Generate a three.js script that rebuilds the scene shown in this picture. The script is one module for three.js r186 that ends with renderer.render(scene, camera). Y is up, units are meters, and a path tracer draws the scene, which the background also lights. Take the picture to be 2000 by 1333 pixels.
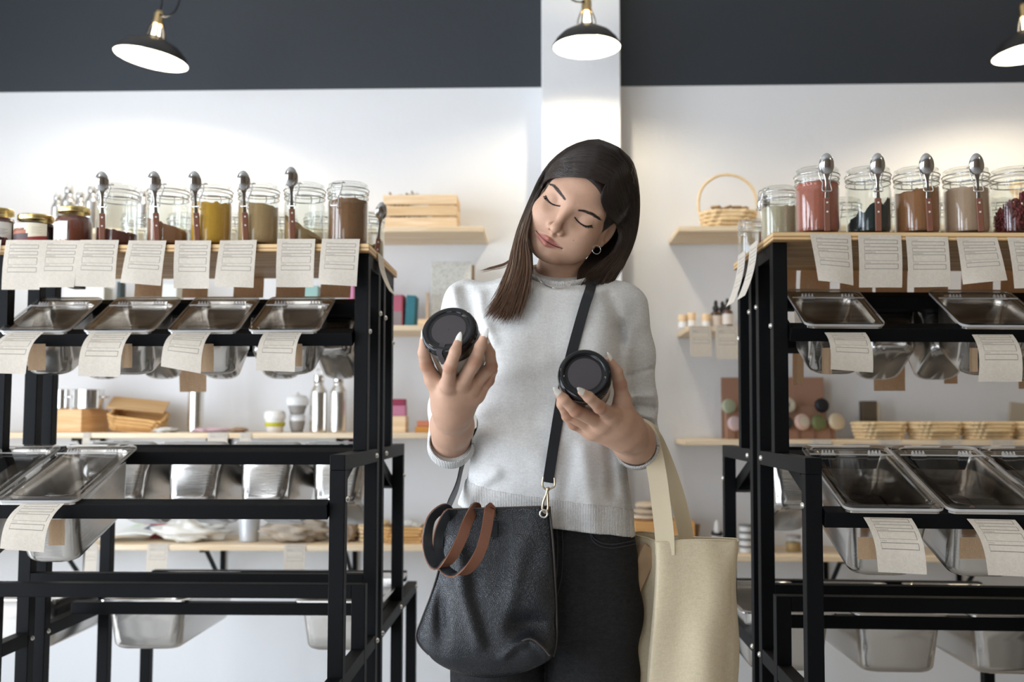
import * as THREE from 'three';
import { RoundedBoxGeometry } from 'three/addons/geometries/RoundedBoxGeometry.js';
import { mergeGeometries, mergeVertices, toCreasedNormals } from 'three/addons/utils/BufferGeometryUtils.js';
import { RectAreaLightUniformsLib } from 'three/addons/lights/RectAreaLightUniformsLib.js';

// ---------------------------------------------------------------- camera, sky, light, exposure
const F = 2000, CW = 2000, CH = 1333, EYE = 1.12;
const PITCH = Math.atan(148.5 / F), YAW = Math.atan(60 / F * Math.cos(PITCH));
const scene = new THREE.Scene();
const camera = new THREE.PerspectiveCamera(2 * Math.atan(CH / 2 / F) * 180 / Math.PI, 1.5, 0.05, 60);
camera.position.set(0, EYE, 0);
camera.rotation.order = 'YXZ';
camera.rotation.set(PITCH, YAW, 0);
camera.focus = 1.83; camera.userData.fStop = 3.7;
camera.updateMatrixWorld(true);
const renderer = new THREE.WebGLRenderer({ antialias: true });
renderer.toneMapping = THREE.LinearToneMapping;
renderer.toneMappingExposure = 1.18;
renderer.shadowMap.enabled = true;
RectAreaLightUniformsLib.init();
scene.background = new THREE.Color().setRGB(0.8, 0.86, 0.95);

// the shop windows: daylight of an overcast street enters through openings in the side wall and in the street front
function daylight(x, y, z, w, h, tx, ty, tz, intensity, color) {
  const l = new THREE.RectAreaLight(new THREE.Color().setRGB(...color), intensity, w, h);
  l.position.set(x, y, z); l.lookAt(tx, ty, tz); scene.add(l);
}
for (const z of [-2.15, -0.45, 1.25]) daylight(-2.96, 1.25, z, 1.2, 2.3, 5, 1.25, z, 5.9, [0.885, 0.975, 1.10]);
daylight(-2.05, 1.25, 3.46, 1.4, 2.3, -2.05, 1.25, -5, 3.6, [0.92, 0.985, 1.07]);
// ---------------------------------------------------------------- helpers
const V = (x, y, z) => new THREE.Vector3(x, y, z);
function Q(px, py, d) {                       // point seen at a pixel of the photograph, at depth d in front of the camera plane z = 0
  const r = V((px - CW / 2) / F, -(py - CH / 2) / F, -1).applyQuaternion(camera.quaternion);
  return r.multiplyScalar(d / -r.z).add(camera.position);
}
let seed = 7; const rnd = () => (seed = (seed * 16807) % 2147483647) / 2147483647;
const rr = (a, b) => a + (b - a) * rnd();
const clamp = (x, a, b) => x < a ? a : x > b ? b : x;
const lerp = (a, b, t) => a + (b - a) * t;
const sstep = (a, b, x) => { const t = clamp((x - a) / (b - a), 0, 1); return t * t * (3 - 2 * t); };
const names = {};
function numbered(n) { const k = names[n] = (names[n] ?? -1) + 1; return k ? n + '_' + String(k).padStart(3, '0') : n; }
function shade(o) { o.castShadow = o.receiveShadow = true; return o; }
function tag(o, label, category, group) { o.userData.label = label; o.userData.category = category; if (group) o.userData.group = group; return o; }
function thing(name, label, category, pos, group) {
  const o = new THREE.Group(); o.name = numbered(name); if (pos) o.position.copy(pos); scene.add(o); return tag(o, label, category, group);
}
function part(name, geo, mat, parent) { const m = shade(new THREE.Mesh(geo, mat)); m.name = name; parent.add(m); return m; }
function solo(name, geo, mat, label, category, group) { const m = shade(new THREE.Mesh(geo, mat)); m.name = numbered(name); scene.add(m); return tag(m, label, category, group); }
function struct(name, geo, mat) { const m = shade(new THREE.Mesh(geo, mat)); m.name = name; m.userData.kind = 'structure'; scene.add(m); return m; }
// value noise, periodic in n cells
function hash(i, j, s) { let h = (i * 374761393 + j * 668265263 + s * 2147483647) | 0; h = (h ^ (h >>> 13)) * 1274126177 | 0; return ((h ^ (h >>> 16)) >>> 0) / 4294967295; }
function vnoise(x, y, nx, ny, s = 0) {
  const i = Math.floor(x), j = Math.floor(y), fx = x - i, fy = y - j, u = fx * fx * (3 - 2 * fx), v = fy * fy * (3 - 2 * fy);
  const m = (a, n) => ((a % n) + n) % n, h = (a, b) => hash(m(a, nx), m(b, ny), s);
  return lerp(lerp(h(i, j), h(i + 1, j), u), lerp(h(i, j + 1), h(i + 1, j + 1), u), v);
}
function tex(w, h, fn, srgb = true) {
  const d = new Uint8Array(w * h * 4);
  for (let y = 0; y < h; y++) for (let x = 0; x < w; x++) {
    const c = fn(x / w, y / h), k = (y * w + x) * 4;
    for (let q = 0; q < 3; q++) d[k + q] = clamp(Math.round((Array.isArray(c) ? c[q] : c) * 255), 0, 255);
    d[k + 3] = 255;
  }
  const t = new THREE.DataTexture(d, w, h, THREE.RGBAFormat);
  t.magFilter = THREE.LinearFilter; t.minFilter = THREE.LinearMipmapLinearFilter; t.generateMipmaps = true;
  t.wrapS = t.wrapT = THREE.RepeatWrapping; if (srgb) t.colorSpace = THREE.SRGBColorSpace; t.needsUpdate = true; return t;
}
function rep(t, x, y) { const c = t.clone(); c.repeat.set(x, y); c.needsUpdate = true; return c; }
const S = (hex, o = {}) => new THREE.MeshStandardMaterial({ color: hex, roughness: 0.6, ...o });
const PH = (hex, o = {}) => new THREE.MeshPhysicalMaterial({ color: hex, roughness: 0.6, ...o });
// uv in metres by the dominant axis of each face
function metreUV(g, ax = 0) {
  g = g.index ? g.toNonIndexed() : g; const p = g.attributes.position, uv = new Float32Array(p.count * 2), a = V(), b = V(), c = V(), n = V();
  for (let i = 0; i < p.count; i += 3) {
    a.fromBufferAttribute(p, i); b.fromBufferAttribute(p, i + 1); c.fromBufferAttribute(p, i + 2);
    n.crossVectors(b.clone().sub(a), c.clone().sub(a)); const x = Math.abs(n.x), y = Math.abs(n.y), z = Math.abs(n.z);
    [a, b, c].forEach((q, k) => {
      let u, v; if (z >= x && z >= y) { u = q.x; v = q.y; } else if (y >= x) { u = q.x; v = q.z; } else { u = q.z; v = q.y; }
      uv[(i + k) * 2] = ax ? v : u; uv[(i + k) * 2 + 1] = ax ? u : v;
    });
  }
  g.setAttribute('uv', new THREE.BufferAttribute(uv, 2)); return g;
}
function box(w, h, d, x = 0, y = 0, z = 0, r = 0.002) {
  r = Math.min(r, w / 3, h / 3, d / 3);
  const g = r > 0 ? new RoundedBoxGeometry(w, h, d, 1, r) : new THREE.BoxGeometry(w, h, d); g.translate(x, y, z); return g;
}
function tube(pts, r, seg = 24, rad = 6, closed = false) {
  return new THREE.TubeGeometry(new THREE.CatmullRomCurve3(pts.map(p => p.isVector3 ? p : V(...p)), closed), seg, r, rad, closed);
}
function lathe(pts, seg = 40) { return new THREE.LatheGeometry(pts.map(p => new THREE.Vector2(p[0], p[1])), seg); }
function merge(gs) {
  gs = gs.map(g => { g = g.index ? g.toNonIndexed() : g; const o = new THREE.BufferGeometry(); for (const k of ['position', 'normal', 'uv']) if (g.attributes[k]) o.setAttribute(k, g.attributes[k]); return o; });
  return mergeGeometries(gs);
}
function clip(g, nx, ny, nz, c) { return g; }
// rounded rectangle outline, n points per corner
function rrect(w, d, r, n = 5) {
  const o = []; r = Math.min(r, w / 2 - 1e-4, d / 2 - 1e-4);
  for (const [cx, cy, a0] of [[w / 2 - r, d / 2 - r, 0], [-w / 2 + r, d / 2 - r, 90], [-w / 2 + r, -d / 2 + r, 180], [w / 2 - r, -d / 2 + r, 270]])
    for (let k = 0; k <= n; k++) { const a = (a0 + 90 * k / n) * Math.PI / 180; o.push([cx + r * Math.cos(a), cy + r * Math.sin(a)]); }
  return o;
}
// loft of closed outlines: rings = [[ [x,y,z], ... ], ...]; optional caps
function loft(rings, capA = false, capB = false, crease = 0) {
  const n = rings[0].length, pos = [], uv = [], idx = [];
  rings.forEach((r, j) => r.forEach((p, i) => { pos.push(...p); uv.push(i / n, j / (rings.length - 1)); }));
  for (let j = 0; j + 1 < rings.length; j++) for (let i = 0; i < n; i++) {
    const a = j * n + i, b = j * n + (i + 1) % n, c = a + n, d = b + n; idx.push(a, b, d, a, d, c);
  }
  const cap = (j, flip) => {
    const k = pos.length / 3, c = [0, 0, 0]; rings[j].forEach(p => { for (let q = 0; q < 3; q++) c[q] += p[q] / n; }); pos.push(...c); uv.push(.5, .5);
    for (let i = 0; i < n; i++) { const a = j * n + i, b = j * n + (i + 1) % n; flip ? idx.push(k, b, a) : idx.push(k, a, b); }
  };
  if (capA) cap(0, true); if (capB) cap(rings.length - 1, false);
  const g = new THREE.BufferGeometry(); g.setAttribute('position', new THREE.Float32BufferAttribute(pos, 3)); g.setAttribute('uv', new THREE.Float32BufferAttribute(uv, 2)); g.setIndex(idx);
  g.computeVertexNormals(); return crease ? toCreasedNormals(g, crease) : g;
}
// a sheet from a function of (u, v), with thickness th along its normals
function sheet(fn, nu, nv, th = 0) {
  const grid = [], N = [];
  for (let j = 0; j <= nv; j++) for (let i = 0; i <= nu; i++) grid.push(fn(i / nu, j / nv));
  const at = (i, j) => grid[clamp(j, 0, nv) * (nu + 1) + clamp(i, 0, nu)];
  for (let j = 0; j <= nv; j++) for (let i = 0; i <= nu; i++) {
    const du = at(i + 1, j).clone().sub(at(i - 1, j)), dv = at(i, j + 1).clone().sub(at(i, j - 1)); N.push(du.cross(dv).normalize());
  }
  const pos = [], uv = [], idx = [], W = nu + 1, M = grid.length;
  for (const s of th ? [0.5, -0.5] : [0]) grid.forEach((p, k) => { pos.push(p.x + N[k].x * th * s, p.y + N[k].y * th * s, p.z + N[k].z * th * s); uv.push((k % W) / nu, Math.floor(k / W) / nv); });
  for (let j = 0; j < nv; j++) for (let i = 0; i < nu; i++) {
    const a = j * W + i, b = a + 1, c = a + W, d = c + 1; idx.push(a, b, d, a, d, c);
    if (th) idx.push(M + a, M + d, M + b, M + a, M + c, M + d);
  }
  let g = new THREE.BufferGeometry();
  if (th) {
    const edge = []; for (let i = 0; i < nu; i++) edge.push([i, i + 1], [nv * W + i + 1, nv * W + i]); for (let j = 0; j < nv; j++) edge.push([(j + 1) * W, j * W], [j * W + nu, (j + 1) * W + nu]);
    for (const [a, b] of edge) idx.push(a, M + a, M + b, a, M + b, b);
  }
  g.setAttribute('position', new THREE.Float32BufferAttribute(pos, 3)); g.setAttribute('uv', new THREE.Float32BufferAttribute(uv, 2)); g.setIndex(idx);
  g.computeVertexNormals(); return th ? toCreasedNormals(g, 1.0) : g;
}

// ---------------------------------------------------------------- materials
const fineNoise = tex(256, 256, (u, v) => 0.35 * vnoise(u * 128, v * 128, 128, 128, 3) + 0.4 * vnoise(u * 40, v * 40, 40, 40, 4) + 0.25 * vnoise(u * 9, v * 9, 9, 9, 5), false);
const plasterBump = tex(512, 512, (u, v) => 0.3 * vnoise(u * 200, v * 200, 200, 200, 3) + 0.4 * vnoise(u * 60, v * 30, 60, 30, 4) + 0.3 * vnoise(u * 14, v * 10, 14, 10, 5), false);
function woodTex(a, b, s, knots = 0) {        // grain along u
  return tex(512, 256, (u, v) => {
    const w = 0.05 * vnoise(u * 5, v * 5, 5, 5, s), g = vnoise(u * 4, (v + w) * 46, 4, 46, s + 1), h = vnoise(u * 14, (v + w) * 120, 14, 120, s + 2), l = vnoise(u * 2, (v + w) * 9, 2, 9, s + 3);
    let t = 0.45 * g + 0.2 * h + 0.35 * l; t = clamp((t - 0.3) * 1.9, 0, 1);
    return a.map((c, k) => lerp(c, b[k], t));
  });
}
const pineTex = woodTex([0.945, 0.880, 0.780], [0.865, 0.755, 0.600], 11);
const plyTex = woodTex([0.80, 0.66, 0.47], [0.60, 0.44, 0.27], 21);
const plyEdgeTex = tex(64, 64, (u, v) => { const k = Math.floor(v * 5), n = vnoise(u * 24, v * 30, 24, 30, 8); return k % 2 ? [0.66 + .06 * n, 0.50 + .06 * n, 0.32 + .05 * n] : [0.86 + .05 * n, 0.73 + .05 * n, 0.53 + .05 * n]; });
const redWoodTex = woodTex([0.52, 0.335, 0.255], [0.40, 0.235, 0.17], 31);
const brushed = tex(256, 256, (u, v) => 0.55 * vnoise(u * 4, v * 128, 4, 128, 9) + 0.45 * vnoise(u * 18, v * 60, 18, 60, 10), false);
const M = {
  wall: PH('#ffffff', { color: new THREE.Color().setRGB(0.80, 0.805, 0.81), roughness: 0.85, bumpMap: rep(plasterBump, 1.0, 1.0), bumpScale: 0.0012 }),
  navy: PH('#000', { color: new THREE.Color().setRGB(0.024, 0.0305, 0.039), roughness: 0.45, bumpMap: rep(plasterBump, 1.0, 1.0), bumpScale: 0.0012 }),
  brownWall: S('#fff', { color: new THREE.Color().setRGB(0.24, 0.185, 0.13), roughness: 0.85 }),
  ceiling: S('#fff', { color: new THREE.Color().setRGB(0.7, 0.7, 0.69), roughness: 0.9 }),
  floor: S('#fff', { color: new THREE.Color().setRGB(0.50, 0.49, 0.47), roughness: 0.4, bumpMap: rep(plasterBump, 1, 1), bumpScale: 0.0006 }),
  pine: S('#fff', { map: rep(pineTex, 1.2, 3), roughness: 0.6, bumpMap: rep(pineTex, 1.2, 3), bumpScale: 0.0004 }),
  pineLight: S('#fff6ea', { map: rep(pineTex, 2.5, 6), roughness: 0.62 }),
  ply: S('#fff', { map: rep(plyTex, 1.4, 3.5), roughness: 0.55, bumpMap: rep(plyTex, 1.4, 3.5), bumpScale: 0.0004 }),
  plyEdge: S('#fff', { map: rep(plyEdgeTex, 2, 1 / 0.018), roughness: 0.6 }),
  black: PH('#000', { color: new THREE.Color().setRGB(0.0034, 0.0037, 0.0044), roughness: 0.5, specularIntensity: 0.22, bumpMap: rep(fineNoise, 8, 8), bumpScale: 0.00012 }),
  bolt: S('#fff', { color: new THREE.Color().setRGB(0.75, 0.73, 0.68), metalness: 1, roughness: 0.25 }),
  steel: PH('#fff', { color: new THREE.Color().setRGB(0.66, 0.635, 0.60), metalness: 1, roughness: 0.23, roughnessMap: null, bumpMap: rep(brushed, 3, 3), bumpScale: 0.00012 }),
  steelShiny: S('#fff', { color: new THREE.Color().setRGB(0.74, 0.73, 0.71), metalness: 1, roughness: 0.09 }),
  spoonSteel: S('#fff', { color: new THREE.Color().setRGB(0.52, 0.515, 0.51), metalness: 1, roughness: 0.12 }),
  wire: S('#fff', { color: new THREE.Color().setRGB(0.72, 0.72, 0.71), metalness: 1, roughness: 0.2 }),
  brass: S('#fff', { color: new THREE.Color().setRGB(0.60, 0.44, 0.22), metalness: 1, roughness: 0.3 }),
  glass: PH('#fff', { color: new THREE.Color().setRGB(0.955, 0.97, 0.962), roughness: 0.0, transmission: 1, thickness: 0, ior: 1.5 }),
  poly: PH('#fff', { color: new THREE.Color().setRGB(0.86, 0.84, 0.81), roughness: 0.03, transmission: 1, thickness: 0, ior: 1.55 }),
  polyEdge: PH('#fff', { color: new THREE.Color().setRGB(0.86, 0.85, 0.83), roughness: 0.15, transmission: 0.5, thickness: 0, ior: 1.5 }),
  redWood: S('#fff', { map: rep(redWoodTex, 4, 30), roughness: 0.45 }),
};
// ---------------------------------------------------------------- room
const DW = 4.1, ROOM = { x0: -3.0, x1: 3.4, z1: 3.5, h: 3.3 };
const paintY = Q(500, 176, DW).y;
// tall shop windows: three in the side wall at x0, one in the street front at z1, y 0.1 .. 2.4
struct('wall_back', metreUV(box(ROOM.x1 - ROOM.x0 + 0.4, paintY, 0.2, (ROOM.x0 + ROOM.x1) / 2, paintY / 2, -DW - 0.1, 0)), M.wall);
struct('wall_back_upper', metreUV(box(ROOM.x1 - ROOM.x0 + 0.4, ROOM.h - paintY, 0.2, (ROOM.x0 + ROOM.x1) / 2, (ROOM.h + paintY) / 2, -DW - 0.1, 0)), M.navy);
{
  const dp = DW - 0.16, a = Q(1058, 300, dp).x, b = Q(1213, 300, dp).x;
  struct('pillar', metreUV(box(b - a, ROOM.h, 0.16, (a + b) / 2, ROOM.h / 2, -DW + 0.08, 0.004)), M.wall);
}
const sideH = (y0, y1, z0, z1) => box(0.2, y1 - y0, z1 - z0, ROOM.x0 - 0.1, (y0 + y1) / 2, (z0 + z1) / 2, 0);
struct('wall_left', metreUV(merge([sideH(0, 0.1, -DW, ROOM.z1), sideH(2.4, ROOM.h, -DW, ROOM.z1), sideH(0.1, 2.4, -DW, -2.75), sideH(0.1, 2.4, -1.55, -1.05), sideH(0.1, 2.4, 0.15, 0.65), sideH(0.1, 2.4, 1.85, ROOM.z1)])), M.wall);
const frH = (y0, y1, x0, x1) => box(x1 - x0, y1 - y0, 0.2, (x0 + x1) / 2, (y0 + y1) / 2, ROOM.z1 + 0.1, 0);
struct('wall_front', metreUV(merge([frH(0, 0.1, ROOM.x0 - .2, ROOM.x1 + .2), frH(2.4, ROOM.h, ROOM.x0 - .2, ROOM.x1 + .2), frH(0.1, 2.4, ROOM.x0 - .2, -2.75), frH(0.1, 2.4, -1.35, ROOM.x1 + .2)])), M.brownWall);
struct('wall_right', metreUV(box(0.2, ROOM.h, DW + ROOM.z1, ROOM.x1 + 0.1, ROOM.h / 2, (ROOM.z1 - DW) / 2, 0)), M.brownWall);
struct('floor', metreUV(box(ROOM.x1 - ROOM.x0 + 0.4, 0.2, DW + ROOM.z1 + 0.4, (ROOM.x0 + ROOM.x1) / 2, -0.1, (ROOM.z1 - DW) / 2, 0)), M.floor);
struct('ceiling', metreUV(box(ROOM.x1 - ROOM.x0 + 0.4, 0.2, DW + ROOM.z1 + 0.4, (ROOM.x0 + ROOM.x1) / 2, ROOM.h + 0.1, (ROOM.z1 - DW) / 2, 0)), M.ceiling);
{ // window frames and panes
  const fr = S('#1d2023', { roughness: 0.5 });
  const bars = []; for (const z of [-2.73, -1.57, -1.03, 0.13, 0.67, 1.83]) bars.push(box(0.06, 2.3, 0.04, ROOM.x0 - 0.1, 1.25, z, 0)); for (const y of [0.12, 2.38]) bars.push(box(0.06, 0.04, 4.6, ROOM.x0 - 0.1, y, -0.45, 0));
  struct('window_1', merge(bars), fr);
  const b2 = []; for (const x of [-2.73, -1.37]) b2.push(box(0.05, 2.3, 0.06, x, 1.25, ROOM.z1 + 0.1, 0)); for (const y of [0.12, 2.38]) b2.push(box(1.4, 0.05, 0.06, -2.05, y, ROOM.z1 + 0.1, 0));
  struct('window_2', merge(b2), fr);
}

// ---------------------------------------------------------------- pendant lamps
const shadeOut = S('#fff', { color: new THREE.Color().setRGB(0.012, 0.012, 0.013), roughness: 0.45 });
const shadeIn = S('#fff', { color: new THREE.Color().setRGB(0.86, 0.84, 0.78), roughness: 0.5, side: THREE.DoubleSide });
const glowMat = S('#fff', { color: new THREE.Color().setRGB(0.9, 0.85, 0.75), emissive: new THREE.Color().setRGB(1, 0.88, 0.66), emissiveIntensity: 3.2 });
const cordMat = S('#15161a', { roughness: 0.7 });
function pendant(px, py, d, w, tilt, label, loop) {
  const R = w / 2, p = Q(px, py, d);                 // p = centre of the shade's rim
  const t = thing('pendant_lamp', label, 'lamp', p, 'pendant lamps along the wall');
  t.rotation.z = tilt;
  const prof = [[R, 0], [R * 0.985, 0.006], [R * 0.9, 0.024], [R * 0.72, 0.046], [R * 0.48, 0.062], [R * 0.30, 0.070], [R * 0.27, 0.076]];
  part('shade', lathe(prof, 48), shadeOut, t);
  part('shade_lining', lathe(prof.map(([r, y]) => [r * 0.985, y - 0.003]), 48), shadeIn, t);
  part('rim', new THREE.TorusGeometry(R, 0.0022, 8, 64).rotateX(Math.PI / 2), shadeOut, t);
  // open cage neck with the lamp glowing through its slots
  for (let k = 0; k < 6; k++) { const a = k / 6 * Math.PI * 2; part('cage_rib', tube([[0.27 * R * Math.cos(a), 0.074, 0.27 * R * Math.sin(a)], [0.24 * R * Math.cos(a), 0.100, 0.24 * R * Math.sin(a)], [0.15 * R * Math.cos(a), 0.128, 0.15 * R * Math.sin(a)]], 0.0032, 8, 6), shadeOut, t); }
  part('socket', lathe([[0.001, 0.176], [0.012, 0.176], [0.014, 0.168], [0.0175, 0.166], [0.0175, 0.136], [0.021, 0.130], [0.021, 0.122], [0.001, 0.122]], 24), M.brass, t);
  const bulb = part('bulb', lathe([[0.0005, 0.012], [0.018, 0.016], [0.029, 0.032], [0.030, 0.046], [0.024, 0.066], [0.015, 0.088], [0.013, 0.124]], 24), glowMat, t); bulb.castShadow = false;
  const L = new THREE.PointLight(new THREE.Color().setRGB(1, 0.86, 0.64), 0.88, 0, 2); L.position.set(0, 0.040, 0); L.castShadow = true; L.shadow.radius = 1.2; t.add(L);
  const up = V(0, ROOM.h - p.y, 0).applyAxisAngle(V(0, 0, 1), -tilt), top = V(0, 0.17, 0);
  part('cord', tube([top, V(0.002, 0.2, 0), top.clone().lerp(up, 0.35), up], 0.0036, 20, 8), cordMat, t);
  if (loop) part('cord_loop', tube([[0.0, 0.172, 0.0], [0.012, 0.156, 0.018], [0.034, 0.150, 0.03], [0.058, 0.170, 0.02], [0.066, 0.215, 0.01], [0.062, 0.30, 0], [0.05, 0.42, 0]].map(a => V(a[0] * loop, a[1], a[2])), 0.0036, 24, 8), cordMat, t);
  return t;
}
pendant(295, 114, 3.55, 0.262, -0.16, 'black enamel pendant lamp hanging tilted, its cable looping, beside the bright wall patch', 1);
pendant(1146, 91, 3.55, 0.24, 0, 'black enamel pendant lamp hanging level in front of the white pillar', -1);
// the same lamps go on above and beyond the frame: their small warm highlights show on the jar lids
for (const [x, z, n] of [[-1.35, -0.7, 'above the rack with jam jars'], [1.95, -0.7, 'above the rack with red powder'], [3.0, -3.55, 'last of the row along the wall']]) { const t = pendant(1000, 100, 3.55, 0.25, 0, 'black enamel pendant lamp ' + n, 0); t.position.set(x, 2.36, z); t.children.find(c => c.name === 'cord').scale.y = 1; }
pendant(2012, 102, 3.55, 0.25, 0.1, 'black enamel pendant lamp before the dark paint above the goji berry jar', 0);
// ---------------------------------------------------------------- display racks of black square tube
const T = 0.0315;
const LV = { board: 1.517, arm: 1.043, mid: 0.741, base: 0.598, rail3: 0.632 };
const LEGF = -0.255, LEGR = 0.612, PA = 0, PB = 0.150, PC = 0.232, PD = 0.372, CEN = 0.2015;
const boltGeo = merge([lathe([[0.0005, 0.006], [0.004, 0.006], [0.0062, 0.003], [0.0062, 0]], 12).rotateX(Math.PI / 2)]);
function rack(xEnd, s, dA, roll, label, RL) {
  const g = thing('display_rack', label, 'rack', V(xEnd, 0, -dA));
  g.rotation.z = roll;
  const bar = (name, x0, x1, y0, y1, r0, r1) => part(name, box(Math.abs(x1 - x0), y1 - y0, r1 - r0, s * (x0 + x1) / 2, (y0 + y1) / 2, -(r0 + r1) / 2, 0.0016), M.black, g);
  const bolt = (x, y, r, side) => { const b = part('bolt', boltGeo, M.bolt, g); b.position.set(s * x, y, -r); b.rotation.y = side * Math.PI / 2; };
  const top = LV.board - 0.018;
  for (const e of [0, RL]) {
    const x0 = e ? e - T : 0, x1 = x0 + T, inx = e ? x0 - T : x1;
    bar('post', x0, x1, LV.arm, top, PA, PA + T);
    bar('post', x0, x1, 0, top, PB, PB + T);
    bar('post', x0, x1, 0, top, PC, PC + T);
    if (!(e && s < 0)) bar('post', x0, x1, LV.arm, top, PD, PD + T);
    bar('arm', x0, x1, top - T, top - 0.0002, PA + T, PB); bar('arm', x0, x1, top - T, top - 0.0002, PC + T, PD + (e && s < 0 ? T : 0));
    bar('arm', x0, x1, LV.arm - T, LV.arm, LEGF, PB); bar('arm', x0, x1, LV.arm - T, LV.arm, PC + T, LEGR + T);
    bar('leg', x0, x1, 0, LV.arm - T, LEGF, LEGF + T); bar('leg', x0, x1, 0, LV.arm - T, LEGR, LEGR + T);
    // base depth member lies against the inner side of the posts' outer plane
    bar('base_arm', x0 + 0.0005, x1 - 0.0005, LV.base - T, LV.base, -0.57, LEGF - 0.0003); bar('base_arm', x0 + 0.0005, x1 - 0.0005, LV.base - T, LV.base, LEGF + T, PA); bar('base_arm', x0 + 0.0005, x1 - 0.0005, LV.base - T, LV.base, PA + T, PB); bar('base_arm', x0 + 0.0005, x1 - 0.0005, LV.base - T, LV.base, PC + T, LEGR); bar('base_arm', x0 + 0.0005, x1 - 0.0005, LV.base - T, LV.base, LEGR + T, 0.965);
    bar('base_leg', x0, x1, 0, LV.base - T, -0.57, -0.57 + T); bar('base_leg', x0, x1, 0, LV.base - T, 0.965 - T, 0.965);
    const sd = e ? s : -s, xo = e ? x1 : x0;
    for (const [y, r] of [[1.318, PA + T / 2], [1.375, PB + T / 2], [1.372, PC + T / 2], [1.318, PD + T / 2], [LV.arm - T / 2, PB - 0.02], [LV.arm - T / 2, PC + T + 0.02], [0.952, LEGF + T / 2], [0.952, LEGR + T / 2], [LV.base - T / 2, PB + T / 2], [LV.base - T / 2, PC + T / 2], [LV.base - 0.012, LEGR - 0.03], [LV.base - 0.012, 0.93]]) bolt(xo, y, r, sd);
    const xi = e ? x0 : x1; for (const [y, r] of [[LV.base - T / 2, PB + T / 2], [LV.base - T / 2, PC + T / 2], [1.318, PA + T / 2], [0.952, LEGF + T / 2]]) bolt(xi, y, r, -sd);
  }
  const a = T, b = RL - T;
  bar('rail', a, b, LV.mid - T, LV.mid, PA, PA + T); bar('rail', a, b, LV.mid - T, LV.mid, PB, PB + T);
  for (const e of [0, RL - T]) bar('rail_post', e, e + T, 0, LV.mid, PA, PA + T);
  bar('rail', a, b, LV.rail3 - T, LV.rail3, PD, PD + T); bar('rail', a, b, LV.rail3 - T, LV.rail3, 0.93, 0.93 + T);
  bar('rail', a, b, LV.rail3 - T, LV.rail3, -0.565, -0.565 + T);
  // plywood top
  part('plywood_top', metreUV(box(RL + 0.008, 0.018, 0.455, s * RL / 2, LV.board - 0.009, -0.2, 0.0008)), [M.ply][0], g);
  const ed = (w, d, x, r) => part('plywood_edge', metreUV(box(w, 0.0172, d, s * x, LV.board - 0.009, -r, 0)).translate(0, 0, 0), M.plyEdge, g);
  ed(RL + 0.009, 0.0012, RL / 2, -0.0279); ed(0.0012, 0.455, -0.0042, 0.2); ed(RL + 0.009, 0.0012, RL / 2, 0.4279);
  // tilted trays: front and rear rails with end plates
  const trays = {};
  for (const [key, rf, yf, tilt, len, side, inset] of [['upF', -0.028, 1.312, 0.47, 0.213, 1, T], ['loF', -0.275, 0.945, 0.315, 0.327, 1, T], ['upR', 2 * CEN + 0.028, 1.312, 0.47, 0.213, -1, T], ['loR', LEGR + T + 0.02, 0.945, 0.315, 0.327, -1, T]]) {
    const tr = new THREE.Group(); tr.name = 'tray_frame'; g.add(tr);
    tr.position.set(0, yf, -rf); tr.rotation.x = side > 0 ? tilt : -tilt;     // local: -z is up the slope for the front trays
    const zs = side > 0 ? -1 : 1;
    const lx = s * RL / 2, lw = RL - 2 * T - 0.003;
    part('front_rail', box(lw, T, T, lx, -0.004 - T / 2, zs * (0.004 + T / 2), 0.0016), M.black, tr);
    part('rear_rail', box(lw, T, T, lx, -0.004 - T / 2, zs * (len + 0.004), 0.0016), M.black, tr);
    for (const e of [T + 0.0035, RL - T - 0.0035]) part('end_plate', box(0.004, T * 1.0, len - T * 0.5, s * e, -0.004 - T / 2, zs * (len / 2), 0.001), M.black, tr);
    trays[key] = { x: xEnd, s, tilt, side, zs, grp: g, pos: V(0, yf, -rf) };
  }
  g.updateMatrixWorld(true);
  return { g, s, xEnd, dA, trays, top: LV.board };
}
const XL = Q(718, 700, 2.34).x, XR = Q(1502, 700, 2.22).x;
const rackL = rack(XL, -1, 2.34, 0, 'black square-tube bulk food rack holding the row from the jam jars to the cocoa jar', 0.876);
const rackR = rack(XR, 1, 2.22, -0.008, 'black square-tube bulk food rack holding the jars of red and dark green powder', 0.853);

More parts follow.
